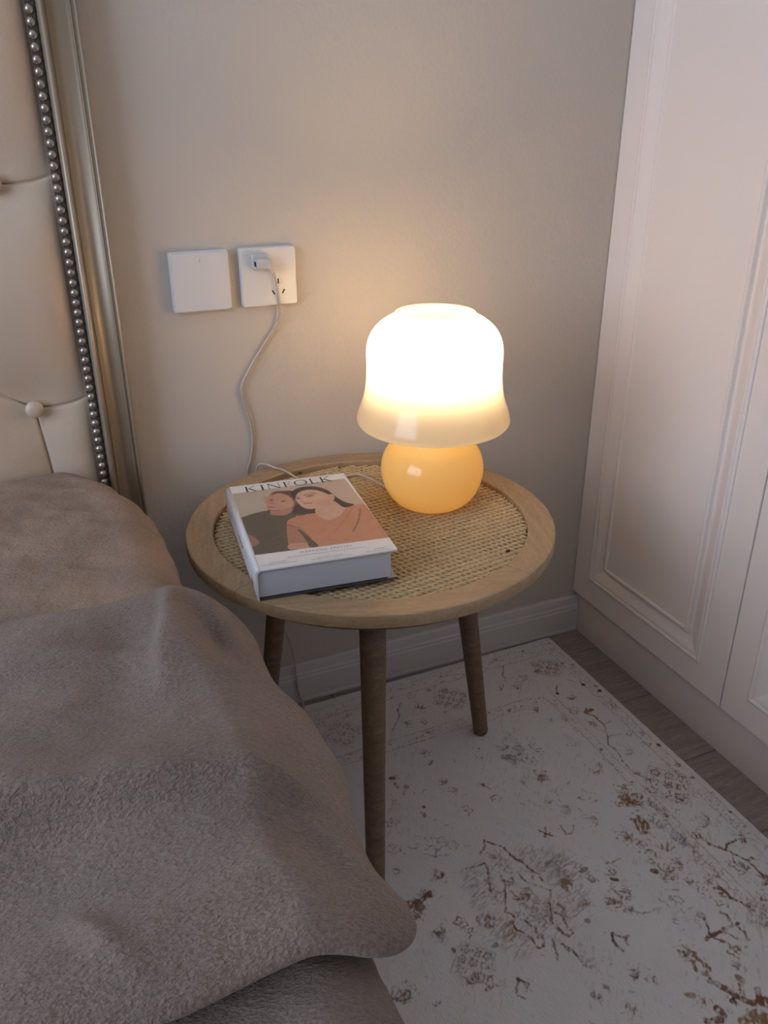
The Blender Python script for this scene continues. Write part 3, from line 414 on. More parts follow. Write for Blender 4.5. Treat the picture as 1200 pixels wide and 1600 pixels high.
    for i in range(n):
        j = (i+1) % n
        for q in range(2): f.append((i*3+q, i*3+q+1, j*3+q+1, j*3+q))
    mesh_obj('binding', vs, f, M_RUGEDGE, rug)
build_rug()

# ------------------------------------------------------------------ bed: base, mattress, tufted headboard
HX = -.8448; HL = -2.56; HT = 1.38
bed = tag(empty('bed', (-1.70, -1.0, 0)), 'upholstered bed with tufted beige headboard, silver frame and nailhead trim', 'bed')
bed_off = Matrix.Translation((1.70, 1.0, 0))
def bedpart(o): o.data.transform(bed_off); o.parent = bed; return o
bedpart(box('base', -2.49, -.90, -2.05, -.075, .02, .26, M_LEATHER, bev=.01))
bedpart(box('mattress', -2.48, -.90, -2.04, -.078, .265, .525, M_COVER, bev=.03, seg=3))
# champagne frame moulding: cross-section x (outwards) against depth y
def frame_prof(sgn, xe):
    P = [(0, -.0255), (0, -.050), (-.0012, -.0565), (-.0030, -.0585), (-.0048, -.0570), (-.0056, -.0530), (-.0072, -.0528), (-.0082, -.0545), (-.0096, -.0545), (-.0106, -.0525), (-.0130, -.0515), (-.0175, -.0490), (-.0225, -.0475), (-.0275, -.0485), (-.0320, -.0520), (-.0352, -.0570), (-.0362, -.0600), (-.0372, -.0585), (-.0382, -.0600), (-.0400, -.0655), (-.0430, -.0680), (-.0455, -.0660), (-.0468, -.0600), (-.0478, -.0530), (-.0478, -.0255)]
    P = [P[0]]+smooth_prof(P[1:-1], 5)+[P[-1]]
    return [(xe+sgn*x, y) for x, y in P]
for sgn, xe in ((1, HX), (-1, HL)):
    st_o = bedpart(sweep('frame_stile', frame_prof(sgn, xe), .02, HT, M_FRAME, 'z')); st_o.data.polygons.foreach_set('use_smooth', [len(p.vertices) == 4 for p in st_o.data.polygons])
topp = [(y, HT+.0478+x) for x, y in frame_prof(1, 0)]
bedpart(sweep('frame_rail', topp, HL, HX, M_FRAME, 'x'))
bedpart(box('headboard_back', HL+.048, HX-.048, -.0420, -.0255, .03, HT, M_SEAM))
# tufted panel
BX, BZ = -.977, .631; DX, DZ = .215, .2935
px0, px1, pz0, pz1 = HL+.05, HX-.0485, .40, HT-.002
def tuft_h(X, Z):
    """height of the padded surface: buttons on a diamond grid, pleats between them"""
    acc = np.zeros(X.shape); hmin = np.full(X.shape, 1e3); KS = 70.0
    def seg(ax, az, bx, bz, sag=0.0):
        dx, dz = bx-ax, bz-az; L2 = dx*dx+dz*dz; t = np.clip(((X-ax)*dx+(Z-az)*dz)/L2, 0, 1)
        return np.hypot(X-ax-t*dx+sag*np.sin(PI*t)*dz/math.sqrt(L2), Z-az-t*dz-sag*np.sin(PI*t)*dx/math.sqrt(L2))
    dB = np.full(X.shape, 1e3)
    ncol = 8
    for c in range(ncol):
        bx = BX-DX*c
        for r in range(-1, 5):
            bz = BZ+DZ*r+(DZ/2 if c % 2 else 0)
            if bz < BZ-.01: continue
            dB = np.minimum(dB, np.hypot(X-bx, Z-bz))
            if c < ncol-1:
                for s in (-1, 1):
                    if c % 2 == 0 and r == 0 and s < 0: continue
                    d_ = seg(bx, bz, bx-DX, bz+s*DZ/2, .006*s); acc += np.exp(-KS*d_); hmin = np.minimum(hmin, d_)
            if c == 0: d_ = seg(bx, bz, px1, bz+.012, -.006); acc += np.exp(-KS*d_); hmin = np.minimum(hmin, d_)
            if c == ncol-1: d_ = seg(bx, bz, px0, bz+.012); acc += np.exp(-KS*d_); hmin = np.minimum(hmin, d_)
            if (c % 2 == 0 and r == 0) or (c % 2 == 1 and r == 0): d_ = seg(bx, bz, bx+.010, .40, .004); acc += np.exp(-KS*d_); hmin = np.minimum(hmin, d_)
    return np.maximum(-np.log(acc+1e-30)/KS, 0), hmin, dB
def build_panel():
    xs = np.concatenate([np.arange(px0, -1.20, .006), np.arange(-1.20, px1, .0010), [px1]]); zs = np.concatenate([np.arange(pz0, 1.22, .0016), np.arange(1.22, pz1, .006), [pz1]])
    X, Z = np.meshgrid(xs, zs); h, hm, dB = tuft_h(X, Z)
    H = .026*(1-np.exp(-(h/.055)))*(1-.75*np.exp(-(dB/.045)**1.5)) - .0045*np.exp(-(hm/.0017)**2) + .004*np.tanh(dB/.05)
    edge = np.minimum(px1-X, X-px0); H *= 1-.86*np.exp(-np.maximum(edge-.013, 0)/.018)
    Y = -.044-H; Y = np.where(edge < .004, -.042, Y)
    o = np_grid('upholstered_panel', np.stack([X, Y, Z], -1)[:, ::-1], M_LEATHER); return bedpart(o)
panel = build_panel()
# covered buttons seated in the tufts
bprof = smooth_prof([(0.0001, -.0065), (.006, -.0058), (.0105, -.0032), (.0122, .0), (.0112, .0036), (.0085, .005)], 4)
bt0 = lathe('button', bprof, 24, M_LEATHER); bt0.data.transform(Matrix.Rotation(-PI/2, 4, 'X')); bt0.data.transform(Matrix.Scale(-1, 4, (0, 1, 0)) if False else Matrix.Identity(4))
bt0.parent = panel; first = True
for c in range(8):
    for r in range(0, 3):
        bx = BX-DX*c; bz = BZ+DZ*r+(DZ/2 if c % 2 else 0)
        if bz > HT-.06: continue
        o = bt0 if first else bt0.copy()
        if not first: COL.objects.link(o); o.parent = panel
        first = False; o.location = (bx+1.70, -.0535+1.0, bz)
# nailhead trim along the right edge of the panel
NX = -.9003
bedpart(box('nail_strip', NX-.0052, NX+.0072, -.0555, -.046, .42, HT-.01, M_STRIP, bev=.001, seg=1))
nprof = smooth_prof([(.0001, -.0048), (.0024, -.0044), (.0046, -.0025), (.0057, .0)], 3)
n0 = lathe('nailhead', nprof, 16, M_NAIL); n0.data.transform(Matrix.Rotation(-PI/2, 4, 'X')); n0.parent = bed; zz = .470; first = True
n0.data.transform(Matrix.Scale(1.04, 4, (0, 0, 1)))
while zz < 1.30:
    o = n0 if first else n0.copy()
    if not first: COL.objects.link(o); o.parent = bed
    first = False; o.location = (NX+1.70, -.0556+1.0, zz); zz += .01315

for o in bed.children:
    if o.name.split('.')[0] in ('frame_stile', 'frame_rail', 'headboard_back', 'upholstered_panel', 'nail_strip', 'nailhead'): o.location = Vector(o.location)+Vector((.0023, .022, 0))
# ------------------------------------------------------------------ plush cover over the mattress
def cover_edge(y): return -.848+.018*np.clip((-y-.45)/.5, 0, 1)-.060*np.exp(-(np.clip(-y-.07, 0, 9)/.07)**1.2)
def bed_top(x, y):
    return .5515-.011*np.exp(-((y+.045)/.03)**2)
def build_cover(name='bed_cover', ya=-.052, yb=-2.06, off=0.0, m_=None):
    ys = np.linspace(ya, yb, 460) if off else np.concatenate([np.linspace(ya, -1.10, 430), np.linspace(-1.11, yb, 40)])
    r = .058; rows = []
    for y in ys:
        xe = float(cover_edge(np.array(y)))+off*.6; zt = float(bed_top(0, y))+off
        arc = [(xe-r+r*math.sin(a), zt-r+r*math.cos(a)) for a in np.linspace(0, PI/2, 30)]
        top = [(x, zt) for x in np.concatenate([np.linspace(-2.47, -1.15, 30)[:-1], np.linspace(-1.15, xe-r, 110)[:-1]])]
        left = [(-2.515, z) for z in np.linspace(.22, zt-.03, 8)]+[(-2.505, zt-.01)]
        side = [(xe+.004*(zt-r-z), z) for z in np.linspace(zt-r, .24, 34)[1:]]
        rows.append(np.array([(a, y, b) for a, b in left+top+arc+side]))
    P = np.stack(rows); X, Y, Z = P[..., 0], P[..., 1], P[..., 2]
    wr = np.clip(1-np.clip(-Y-.75, 0, 1)*0, 0, 1)
    n = .0050*vnoise(X*9+Y*3, Y*7, 2)+.0026*vnoise(X*22-Y*16, Y*24+X*14, 4)+.0013*vnoise(X*50-Y*40, Y*48+X*30, 6)
    # brushed diagonal rumples in the pile towards the headboard
    d = (X*.86-Y*.5); n += .0024*np.clip(vnoise(d*26, (X*.5+Y*.86)*75, 8), 0, 1)*np.clip(1-(-Y-.1)/.9, .3, 1)
    up = np.clip((Z-.40)/.1, 0, 1); P[..., 2] += n*up; P[..., 0] += n*.6*(1-up)+.002*vnoise(Y*30, Z*20, 9)*(Z < .53)
    P[..., 2] += -.004*np.exp(-((Y+.052)/.012)**2)*up
    nv, nu = P.shape[:2]
    o = np_grid(name, P, m_ or M_SHEET)
    me = o.data; bm = bmesh.new(); bm.from_mesh(me)
    bmesh.ops.recalc_face_normals(bm, faces=bm.faces); bm.to_mesh(me); bm.free()
    if off: return o
    lf = build_cover('lower_fold', -.915, -1.50, .0030, M_THROW); lf.parent = o; lf['label'] = 'lower fold of the taupe plush throw, added over the cover'  # sheet in the throw colour, added over the cover for a greyer tone
    return tag(o, 'tan plush cover spread smooth over the mattress below the headboard', 'bed cover')
build_cover()

# ------------------------------------------------------------------ thick folded throw across the bed
def build_throw():
    xa, xb, ya, yb = -2.3, -.799, -.946, -.530
    T = .0235; R_ = .070
    nu, nv = 460, 300
    u = np.concatenate([np.linspace(0, .42, 60)[:-1], np.linspace(.42, 1, nu-59)]); vlin = np.linspace(0, 1, nv)
    ease = lambda t: t+.085*np.sin(2*PI*t)*-1*.9/1.0
    v = ease(vlin); u = np.where(u > .8, .8+(u-.8)*1, u)
    ue = np.where(u > .93, .93+.07*np.sin((u-.93)/.07*PI/2), u)
    def layer(sgn):
        Xg, Yg = np.meshgrid(xa+(xb-xa)*ue, ya+(yb-ya)*v)
        cr = .055                                    # rounded corners in plan (right-hand end)
        cx = Xg-(xb-cr); t1 = Yg-(yb-cr); t0 = (ya+cr)-Yg
        for t, s in ((t1, 1), (t0, -1)):
            m = (cx > 0) & (t > 0); a, b = np.clip(cx/cr, 0, 1), np.clip(t/cr, 0, 1)
            nx = xb-cr+cr*a*np.sqrt(1-b*b/2); nt = cr*b*np.sqrt(1-a*a/2)
            Xg = np.where(m, nx, Xg); Yg = np.where(m, (yb-cr+nt) if s > 0 else (ya+cr-nt), Yg)
        # distance inside the outline
        qx = Xg-(xb-cr); qy = np.abs(Yg-(ya+yb)/2)-((yb-ya)/2-cr)
        sd = np.minimum(np.maximum(qx, qy), 0)+np.hypot(np.maximum(qx, 0), np.maximum(qy, 0))-cr; d = np.clip(-sd, 0, R_)
        prof = np.sqrt(np.clip(1-(1-d/R_)**2, 0, 1))
        zm = .5600+T
        # outline waves: bulges along the right edge and at the front roll
        wob = np.clip(1-(-sd)/.09, 0, 1)
        Xw = Xg+wob*np.clip((Xg+.95)/.12, 0, 1)*(.008*np.sin((Yg+.52)*24)+.004*vnoise(Yg*22, Yg*0, 3))
        Yw = Yg+wob*(.010*vnoise(Xg*7, Yg*0, 5)+.004*vnoise(Xg*19, Yg*0+3, 6))*np.clip((-.84-Xg)/.06, 0, 1)
        Xw = Xw-.013*np.exp(-((Yg+.655)/.055)**2)*np.clip((Xg+.95)/.15, 0, 1)
        Yw = Yw+.022*np.clip((Xg+.90)/.08, 0, 1)*np.clip((Yg+.66)/.10, 0, 1)
        ov = np.clip(Xg+.885, 0, 1); droop = .86*ov*ov/(ov+.026)
        z = zm-droop
        if sgn > 0:
            thick = T*prof
            def ridge(ax, ay, bx, by, w, amp, w2=None):
                dx, dy = bx-ax, by-ay; L = math.hypot(dx, dy); t = ((Xg-ax)*dx+(Yg-ay)*dy)/L/L; s = ((Xg-ax)*-dy+(Yg-ay)*dx)/L
                ww = np.where(s > 0, w, w2 or w); return amp*np.exp(-(s/ww)**2)*np.clip(1.25-np.abs(t-.5)*2.0, 0, 1)**.7*np.clip((t+.15)*5, 0, 1)*np.clip((1.15-t)*5, 0, 1)
            f = .0075*vnoise(Xg*6.5+1, Yg*8, 12)+.0035*vnoise(Xg*15, Yg*17, 14)+.0012*vnoise(Xg*45, Yg*45, 16)
            f += ridge(-1.30, -.775, -.850, -.828, .055, .034, .010)          # long ridge across the middle
            f += ridge(-1.25, -.835, -.855, -.880, .026, -.015, .050)         # its shaded hollow
            f += ridge(-.885, -.560, -.915, -.700, .030, .013, .006)          # standing crease
            f += ridge(-.925, -.565, -.955, -.72, .030, -.010)
            f += ridge(-1.06, -.60, -.90, -.66, .020, .008, .030)
            f += ridge(-.872, -.585, -.822, -.690, .012, -.016, .020)         # dents towards the right corner
            f += ridge(-.850, -.570, -.805, -.665, .012, .010)
            f += ridge(-.846, -.63, -.815, -.71, .012, .007)
            f += ridge(-.838, -.85, -.812, -.92, .016, .010); f += ridge(-.862, -.84, -.845, -.925, .020, -.010)
            f += ridge(-1.35, -.92, -.86, -.905, .022, .008)                # front hem roll
            f += ridge(-1.00, -.88, -.955, -.95, .008, .005)
            z = z+thick+f*np.clip(d/R_*1.4, 0, 1)
        else:
            z = z-np.minimum(T*.97*prof, T+.05)
        return np.stack([Xw, Yw, z], -1)
    top = layer(1); bot = layer(-1)
    # keep the underside on the bed surface
    bx = np.where(bot[..., 0] < -.90, np.maximum(bot[..., 2], .5640), bot[..., 2]); bot[..., 2] = bx
    n = top.shape[0]*top.shape[1]; nv2, nu2 = top.shape[:2]
    j, i = np.mgrid[0:nv2-1, 0:nu2-1]; a = (j*nu2+i).ravel(); F1 = np.stack([a, a+1, a+nu2+1, a+nu2], 1); F2 = F1[:, ::-1]+n
    P = np.concatenate([top.reshape(1, -1, 3), bot.reshape(1, -1, 3)], 1)
    o = np_grid('folded_throw', P, M_THROW, quads=np.concatenate([F1, F2]))
    bm = bmesh.new(); bm.from_mesh(o.data); bmesh.ops.remove_doubles(bm, verts=bm.verts, dist=.00012); bm.to_mesh(o.data); bm.free()
    o.data.polygons.foreach_set('use_smooth', [True]*len(o.data.polygons))
    return tag(o, 'thick folded taupe plush throw lying across the bed in the foreground', 'throw')
build_throw()

# ------------------------------------------------------------------ side table
TX, TY, TZ = -.564, -.2609, .4847
tb = tag(empty('side_table', (TX, TY, RZ)), 'round wooden side table with a woven inset top and splayed legs', 'table')
RO, RI, TH = .257, .2195, .0182
def rim_segment(a0, a1):
    n = 22; sec = [(RI, -TH), (RO-.003, -TH), (RO-.0006, -TH+.0010), (RO, -TH+.0030), (RO, -.0026), (RO-.0005, -.0010), (RO-.0016, -.0002), (RO-.003, 0), (RI+.0015, 0), (RI, -.0015)]
    vs = []; am = (a0+a1)/2
    for k in range(n+1):
        a = a0+(a1-a0)*k/n
        for r, z in sec: vs.append((r*math.cos(a), r*math.sin(a), z))
    m = len(sec); f = grid_faces(m, n+1, True)+[tuple(range(m-1, -1, -1)), tuple(range(n*m, n*m+m))]
    o = mesh_obj('rim_segment', vs, f, M_TABLE, tb, False)
    # local x along the chord, so the grain follows each segment
    rot = Matrix.Rotation(-(am+PI/2), 4, 'Z'); o.data.transform(rot); o.rotation_euler = (0, 0, am+PI/2); o.location = (0, 0, TZ-RZ)
    o.data.polygons.foreach_set('use_smooth', [len(p.vertices) == 4 for p in o.data.polygons]); o.data.set_sharp_from_angle(angle=.62)
    return o
g = .0012
for k in range(4): rim_segment(math.radians(-62+90*k)+g, math.radians(-62+90*(k+1))-g)
# under-board that closes the frame and carries the weave
lathe('under_board', [(.0001, -TH-.0005), (RI+.02, -TH-.0005), (RI+.02, -TH-.012), (.0001, -TH-.012)], 48, M_LEG, tb, (0, 0, TZ-RZ))
lathe('weave_backing', [(.0001, -.0155), (RI-.0008, -.0155), (RI-.0008, -.0178), (.0001, -.0178)], 64, M_BACK, tb, (0, 0, TZ-RZ))
# woven seagrass: rows of two-strand twisted cord
def build_weave():
    V = []; F = []; off = 0; pitch = .0094; ang = math.radians(9); ca, sa = math.cos(ang), math.sin(ang); n = 6
    rows = int(2*RI/pitch)
    for r in range(rows+1):
        v0 = -RI+pitch*(r+.5)
        if abs(v0) > RI-.003: continue
        hl = math.sqrt((RI-.0016)**2-v0*v0); N = max(6, int(2*hl/.0016)); ph0 = RNG.uniform(0, 6.28)
        t = np.linspace(-hl, hl, N); jit = .0006*vnoise(t*40, t*0+r*7.3, 60); lead = .0172
        for s in (0, PI):
            ph = 2*PI*t/lead+ph0+s+.5*vnoise(t*25, t*0+r*3.1, 61)
            cy = v0+jit+.00235*np.cos(ph); cz = -.0098+.0017*np.sin(ph)
            ctr = np.stack([t, cy, cz], -1); tan = np.gradient(ctr, axis=0); tan /= np.linalg.norm(tan, axis=1)[:, None]
            up_ = np.array([0, 0, 1.]); sd = np.cross(tan, up_); sd /= np.linalg.norm(sd, axis=1)[:, None]; nn = np.cross(sd, tan)
            w = (.00245*(1+.14*vnoise(t*70, t*0+r, 62)))[:, None]
            ringv = np.stack([ctr+sd*w*1.08*math.cos(b)+nn*w*.80*math.sin(b) for b in np.linspace(0, 2*PI, n, endpoint=False)], 1).reshape(-1, 3)
            V.append(ringv); a = (np.arange(N-1)[:, None]*n+np.arange(n)[None]).ravel(); b = (np.arange(N-1)[:, None]*n+(np.arange(n)[None]+1) % n).ravel()
            F.append(np.stack([a, b, b+n, a+n], 1)+off); off += len(ringv)
    V = np.concatenate(V); F = np.concatenate(F); P = V.copy(); P[:, 0] = V[:, 0]*ca-V[:, 1]*sa; P[:, 1] = V[:, 0]*sa+V[:, 1]*ca
    o = np_grid('woven_inset', P[None], M_STRAW, tb, quads=F); o.location = (0, 0, TZ-RZ); o['kind'] = 'stuff'; return o
build_weave()
# knots in the rim
for x, y, s in ((-.4370, -.4225, .0029), (-.603, -.0585, .0030)):
    k_ = lathe('knot', [(.0001, .0004), (.5, .0004), (1, .0002), (1.05, -.002)], 14, M_KNOT, tb, (x-TX, y-TY, TZ-RZ)); k_.scale = (s, s*.7, 1)
LT, LB, LZ = .150, .221, TZ-TH-.0125-RZ
for k, deg in enumerate((8, 128, -112)):
    a = math.radians(deg); p0 = Vector((LB*math.cos(a), LB*math.sin(a), .0006)); p1 = Vector((LT*math.cos(a), LT*math.sin(a), LZ)); d = p1-p0; L = d.length
    pr_ = [(.0001, 0), (.0095, 0), (.0122, .0016), (.0130, .005)]+[(.0130+.0050*t, .005+(L-.005)*t) for t in (.1, .25, .5, .75, 1)]+[(.0001, L)]
    o = lathe('leg', pr_, 28, M_LEG, tb); q = Vector((0, 0, 1)).rotation_difference(d.normalized()).to_matrix().to_4x4()
    o.data.transform(q); o.location = p0
    for v in o.data.vertices:
        if v.co.z < 0: v.co.z = 0
# ------------------------------------------------------------------ lamp
LX, LY, LZ0 = -.4547, -.232, .4782
lamp = tag(empty('table_lamp', (LX, LY, LZ0)), 'lit mushroom lamp with amber glass base and cream bell shade', 'lamp')
gp = [(.0001, .0010), (.030, .0006), (.043, .0010), (.0505, .0042), (.0580, .0105), (.0655, .0205), (.0705, .0315), (.0735, .0430), (.0748, .0545), (.0738, .0665), (.0700, .0785), (.0630, .0895), (.0530, .0985), (.0440, .1060), (.0410, .1120)]
gp = smooth_prof(gp, 5); inner = [(max(r-.0030, .0001), z+.0022) for r, z in gp if r > .02][::-1]
lathe('base_globe', gp, 96, M_GLOBE, lamp)
sp = [(.1000, .1235), (.1050, .1250), (.1083, .1295), (.1085, .1345), (.1060, .1440), (.1020, .1545), (.0985, .1655), (.0960, .1780), (.0945, .1920), (.0940, .2080), (.0942, .2220), (.0938, .2330), (.0915, .2440), (.0865, .2545), (.0790, .2635), (.0700, .2705), (.0620, .2750), (.0570, .2772), (.0545, .2790), (.0545, .2812), (.0530, .2822), (.0515, .2812), (.0512, .2790)]
sp = [(r, z) for r, z in smooth_prof(sp, 5)]
lathe('shade', sp, 128, M_SHADE, lamp)
lathe('lamp_holder_baffle', smooth_prof([(.0001, .100), (.036, .100), (.040, .108), (.040, .116), (.030, .121), (.021, .124), (.0185, .130), (.0185, .160), (.0205, .170), (.0370, .186), (.0405, .195), (.0395, .199), (.0001, .199)], 3), 40, M_HOLDER, lamp)  # unseen holder; wide collar added to keep bulb light off the lower shade
M_BULB = emitter('frosted_bulb', LAMP_COL, 117)
lathe('bulb', smooth_prof([(.0320, .1992), (.0325, .204), (.0300, .212), (.0235, .219), (.0120, .2235), (.0001, .2245)], 4), 24, M_BULB, lamp)

M_GLOBE_GLOW = emitter('added_globe_emitter', LAMP_COL, 8.5)  # unseen emitter added inside the globe to brighten the amber glass
lathe('added_globe_glow', smooth_prof([(.0001, .052), (.012, .054), (.018, .064), (.014, .076), (.0001, .082)], 4), 20, M_GLOBE_GLOW, lamp)

# ------------------------------------------------------------------ cord and plug
def cord():
    c = tag(empty('power_cord', (-.6253, -.010, .805)), 'clear power cord plugged into the wall socket and running to the lamp', 'cord')
    o0 = Vector(c.location)
    W = [(-.6225, -.026, .7975), (-.6165, -.020, .7890), (-.6115, -.0165, .7720), (-.6085, -.0140, .7490), (-.6070, -.0090, .7290), (-.6110, -.0050, .7130), (-.6280, -.0045, .6900), (-.6490, -.0045, .6620), (-.6670, -.0045, .6340), (-.6750, -.0045, .6150), (-.6710, -.0045, .5880), (-.6640, -.0045, .5590), (-.6630, -.0035, .5290), (-.6690, -.0030, .4960), (-.6760, -.0030, .4700), (-.6700, -.006, .40), (-.655, -.010, .28), (-.6442, -.0170, .1928), (-.6317, -.0175, .1626), (-.6221, -.0185, .1186), (-.6186, -.0195, .068), (-.6155, -.0195, .028), (-.612, -.030, .0085), (-.622, -.058, .0078), (-.645, -.072, .0078), (-.672, -.062, .0078), (-.690, -.054, .020), (-.692, -.054, .06), (-.678, -.070, .22), (-.664, -.082, .34), (-.660, -.052, .42), (-.661, -.0110, .457), (-.6595, -.0075, .4850), (-.649, -.0190, .4915), (-.6385, -.030, .4885), (-.6250, -.048, .4868), (-.6109, -.0865, .4820), (-.6040, -.120, .4810), (-.580, -.150, .4806), (-.560, -.140, .4806), (-.5460, -.1040, .4815), (-.5330, -.0965, .4820), (-.5193, -.1000, .4822), (-.5090, -.1220, .4822), (-.5030, -.1480, .4822), (-.4950, -.1790, .4820), (-.486, -.1900, .4818)]
    P = [Vector(p)-o0 for p in W]
    tube('cable', P, .0019, M_CORD, c, 8, 6)
    bm = bmesh.new(); bm_box(bm, -.0150, .0100, -.0110, -.0002, -.0105, .0125, .0035, 3); plug = bm_obj('plug', bm, M_CLEAR, c, True); plug.data.transform(Matrix.Translation((-.0075, 0, .001)))
    bm = bmesh.new(); bm_box(bm, -.0185, .0035, -.0230, -.0105, -.0068, .0078, .004, 3); bm_obj('plug_core', bm, M_CLEAR, plug, True)
    tube('strain_relief', [Vector((-.004, -.017, .000)), Vector((.0, -.019, -.004)), Vector((.0028, -.016, -.0075)), Vector((.006, -.0125, -.0125))], .0052, M_CLEAR, plug, 10, 4, .0026)
    box('pin', -.0195, -.0165, -.0175, -.0080, -.0030, .0032, M_DARK, plug); box('contact', -.0140, -.0020, -.0185, -.0130, .0030, .0052, M_PIN, plug)
    return c
cord()

# ------------------------------------------------------------------ switch and socket
def plate(name, x, z, y0, y1, m, w=.086, r=.004, parent=None):
    return box(name, x, x+w, y0, y1, z, z+w, m, parent, r*.35, 2)
KX, SX, KZ = -.6635, -.7651, .7404
sw = tag(empty('light_switch', (SX+.043, 0, KZ+.043)), 'white square light switch on the wall beside the headboard', 'switch'); so = tag(empty('wall_socket', (KX+.043, 0, KZ+.043)), 'white square wall socket with the clear plug in it', 'socket')
def rplate(name, w, y0, y1, r, m, parent, bev=.0012):
    bm = bmesh.new(); n = 6; h = w/2; ring_ = []
    for cx, cz, a0 in ((h-r, h-r, 0), (-h+r, h-r, PI/2), (-h+r, -h+r, PI), (h-r, -h+r, 3*PI/2)):
        for k in range(n+1): a = a0+PI/2*k/n; ring_.append((cx+r*math.cos(a), cz+r*math.sin(a)))
    lv = [(0, y1), (0, y0+bev), (bev*.3, y0+bev*.3), (bev, y0)]
    rows = [[bm.verts.new((x*(1-i/h), y, z*(1-i/h))) for x, z in ring_] for i, y in lv]
    N = len(ring_)
    for a, b in zip(rows[:-1], rows[1:]):
        for k in range(N): bm.faces.new((a[k], a[(k+1) % N], b[(k+1) % N], b[k]))
    bm.faces.new(rows[-1]); bm.faces.new(list(reversed(rows[0])))
    bmesh.ops.recalc_face_normals(bm, faces=bm.faces); return bm_obj(name, bm, m, parent)
rplate('switch_frame', .086, -.0085, -.0003, .004, M_PLATE, sw); rplate('rocker', .0825, -.0128, -.0087, .003, M_ROCKER, sw, .0014)
box('indicator', -.0004, .0004, -.01295, -.0128, .0275, .0330, M_GREY, sw)
rplate('socket_frame', .086, -.0060, -.0003, .004, M_PLATE, so); rplate('faceplate', .084, -.0102, -.0062, .0035, M_PLATE, so, .0012)
lathe('earth_ring', [(.0036, 0), (.0042, -.0002), (.0044, 0)], 20, M_GREY, so, (.0150, -.0103, -.0068)).rotation_euler = (PI/2, 0, 0)
def slot(x, z, ang, l=.0072, w=.0021):
    o = box('slot', -w/2, w/2, -.01035, -.0098, -l/2, l/2, M_DARK, so); o.rotation_euler = (0, ang, 0); o.location = (x, 0, z); return o
slot(.0134, -.0068, 0); slot(.0050, -.0228, -.5); slot(.0206, -.0222, .5)
box('slot', -.0012, .0012, -.01035, -.0098, .014, .022, M_DARK, so).location = (-.015, 0, 0)

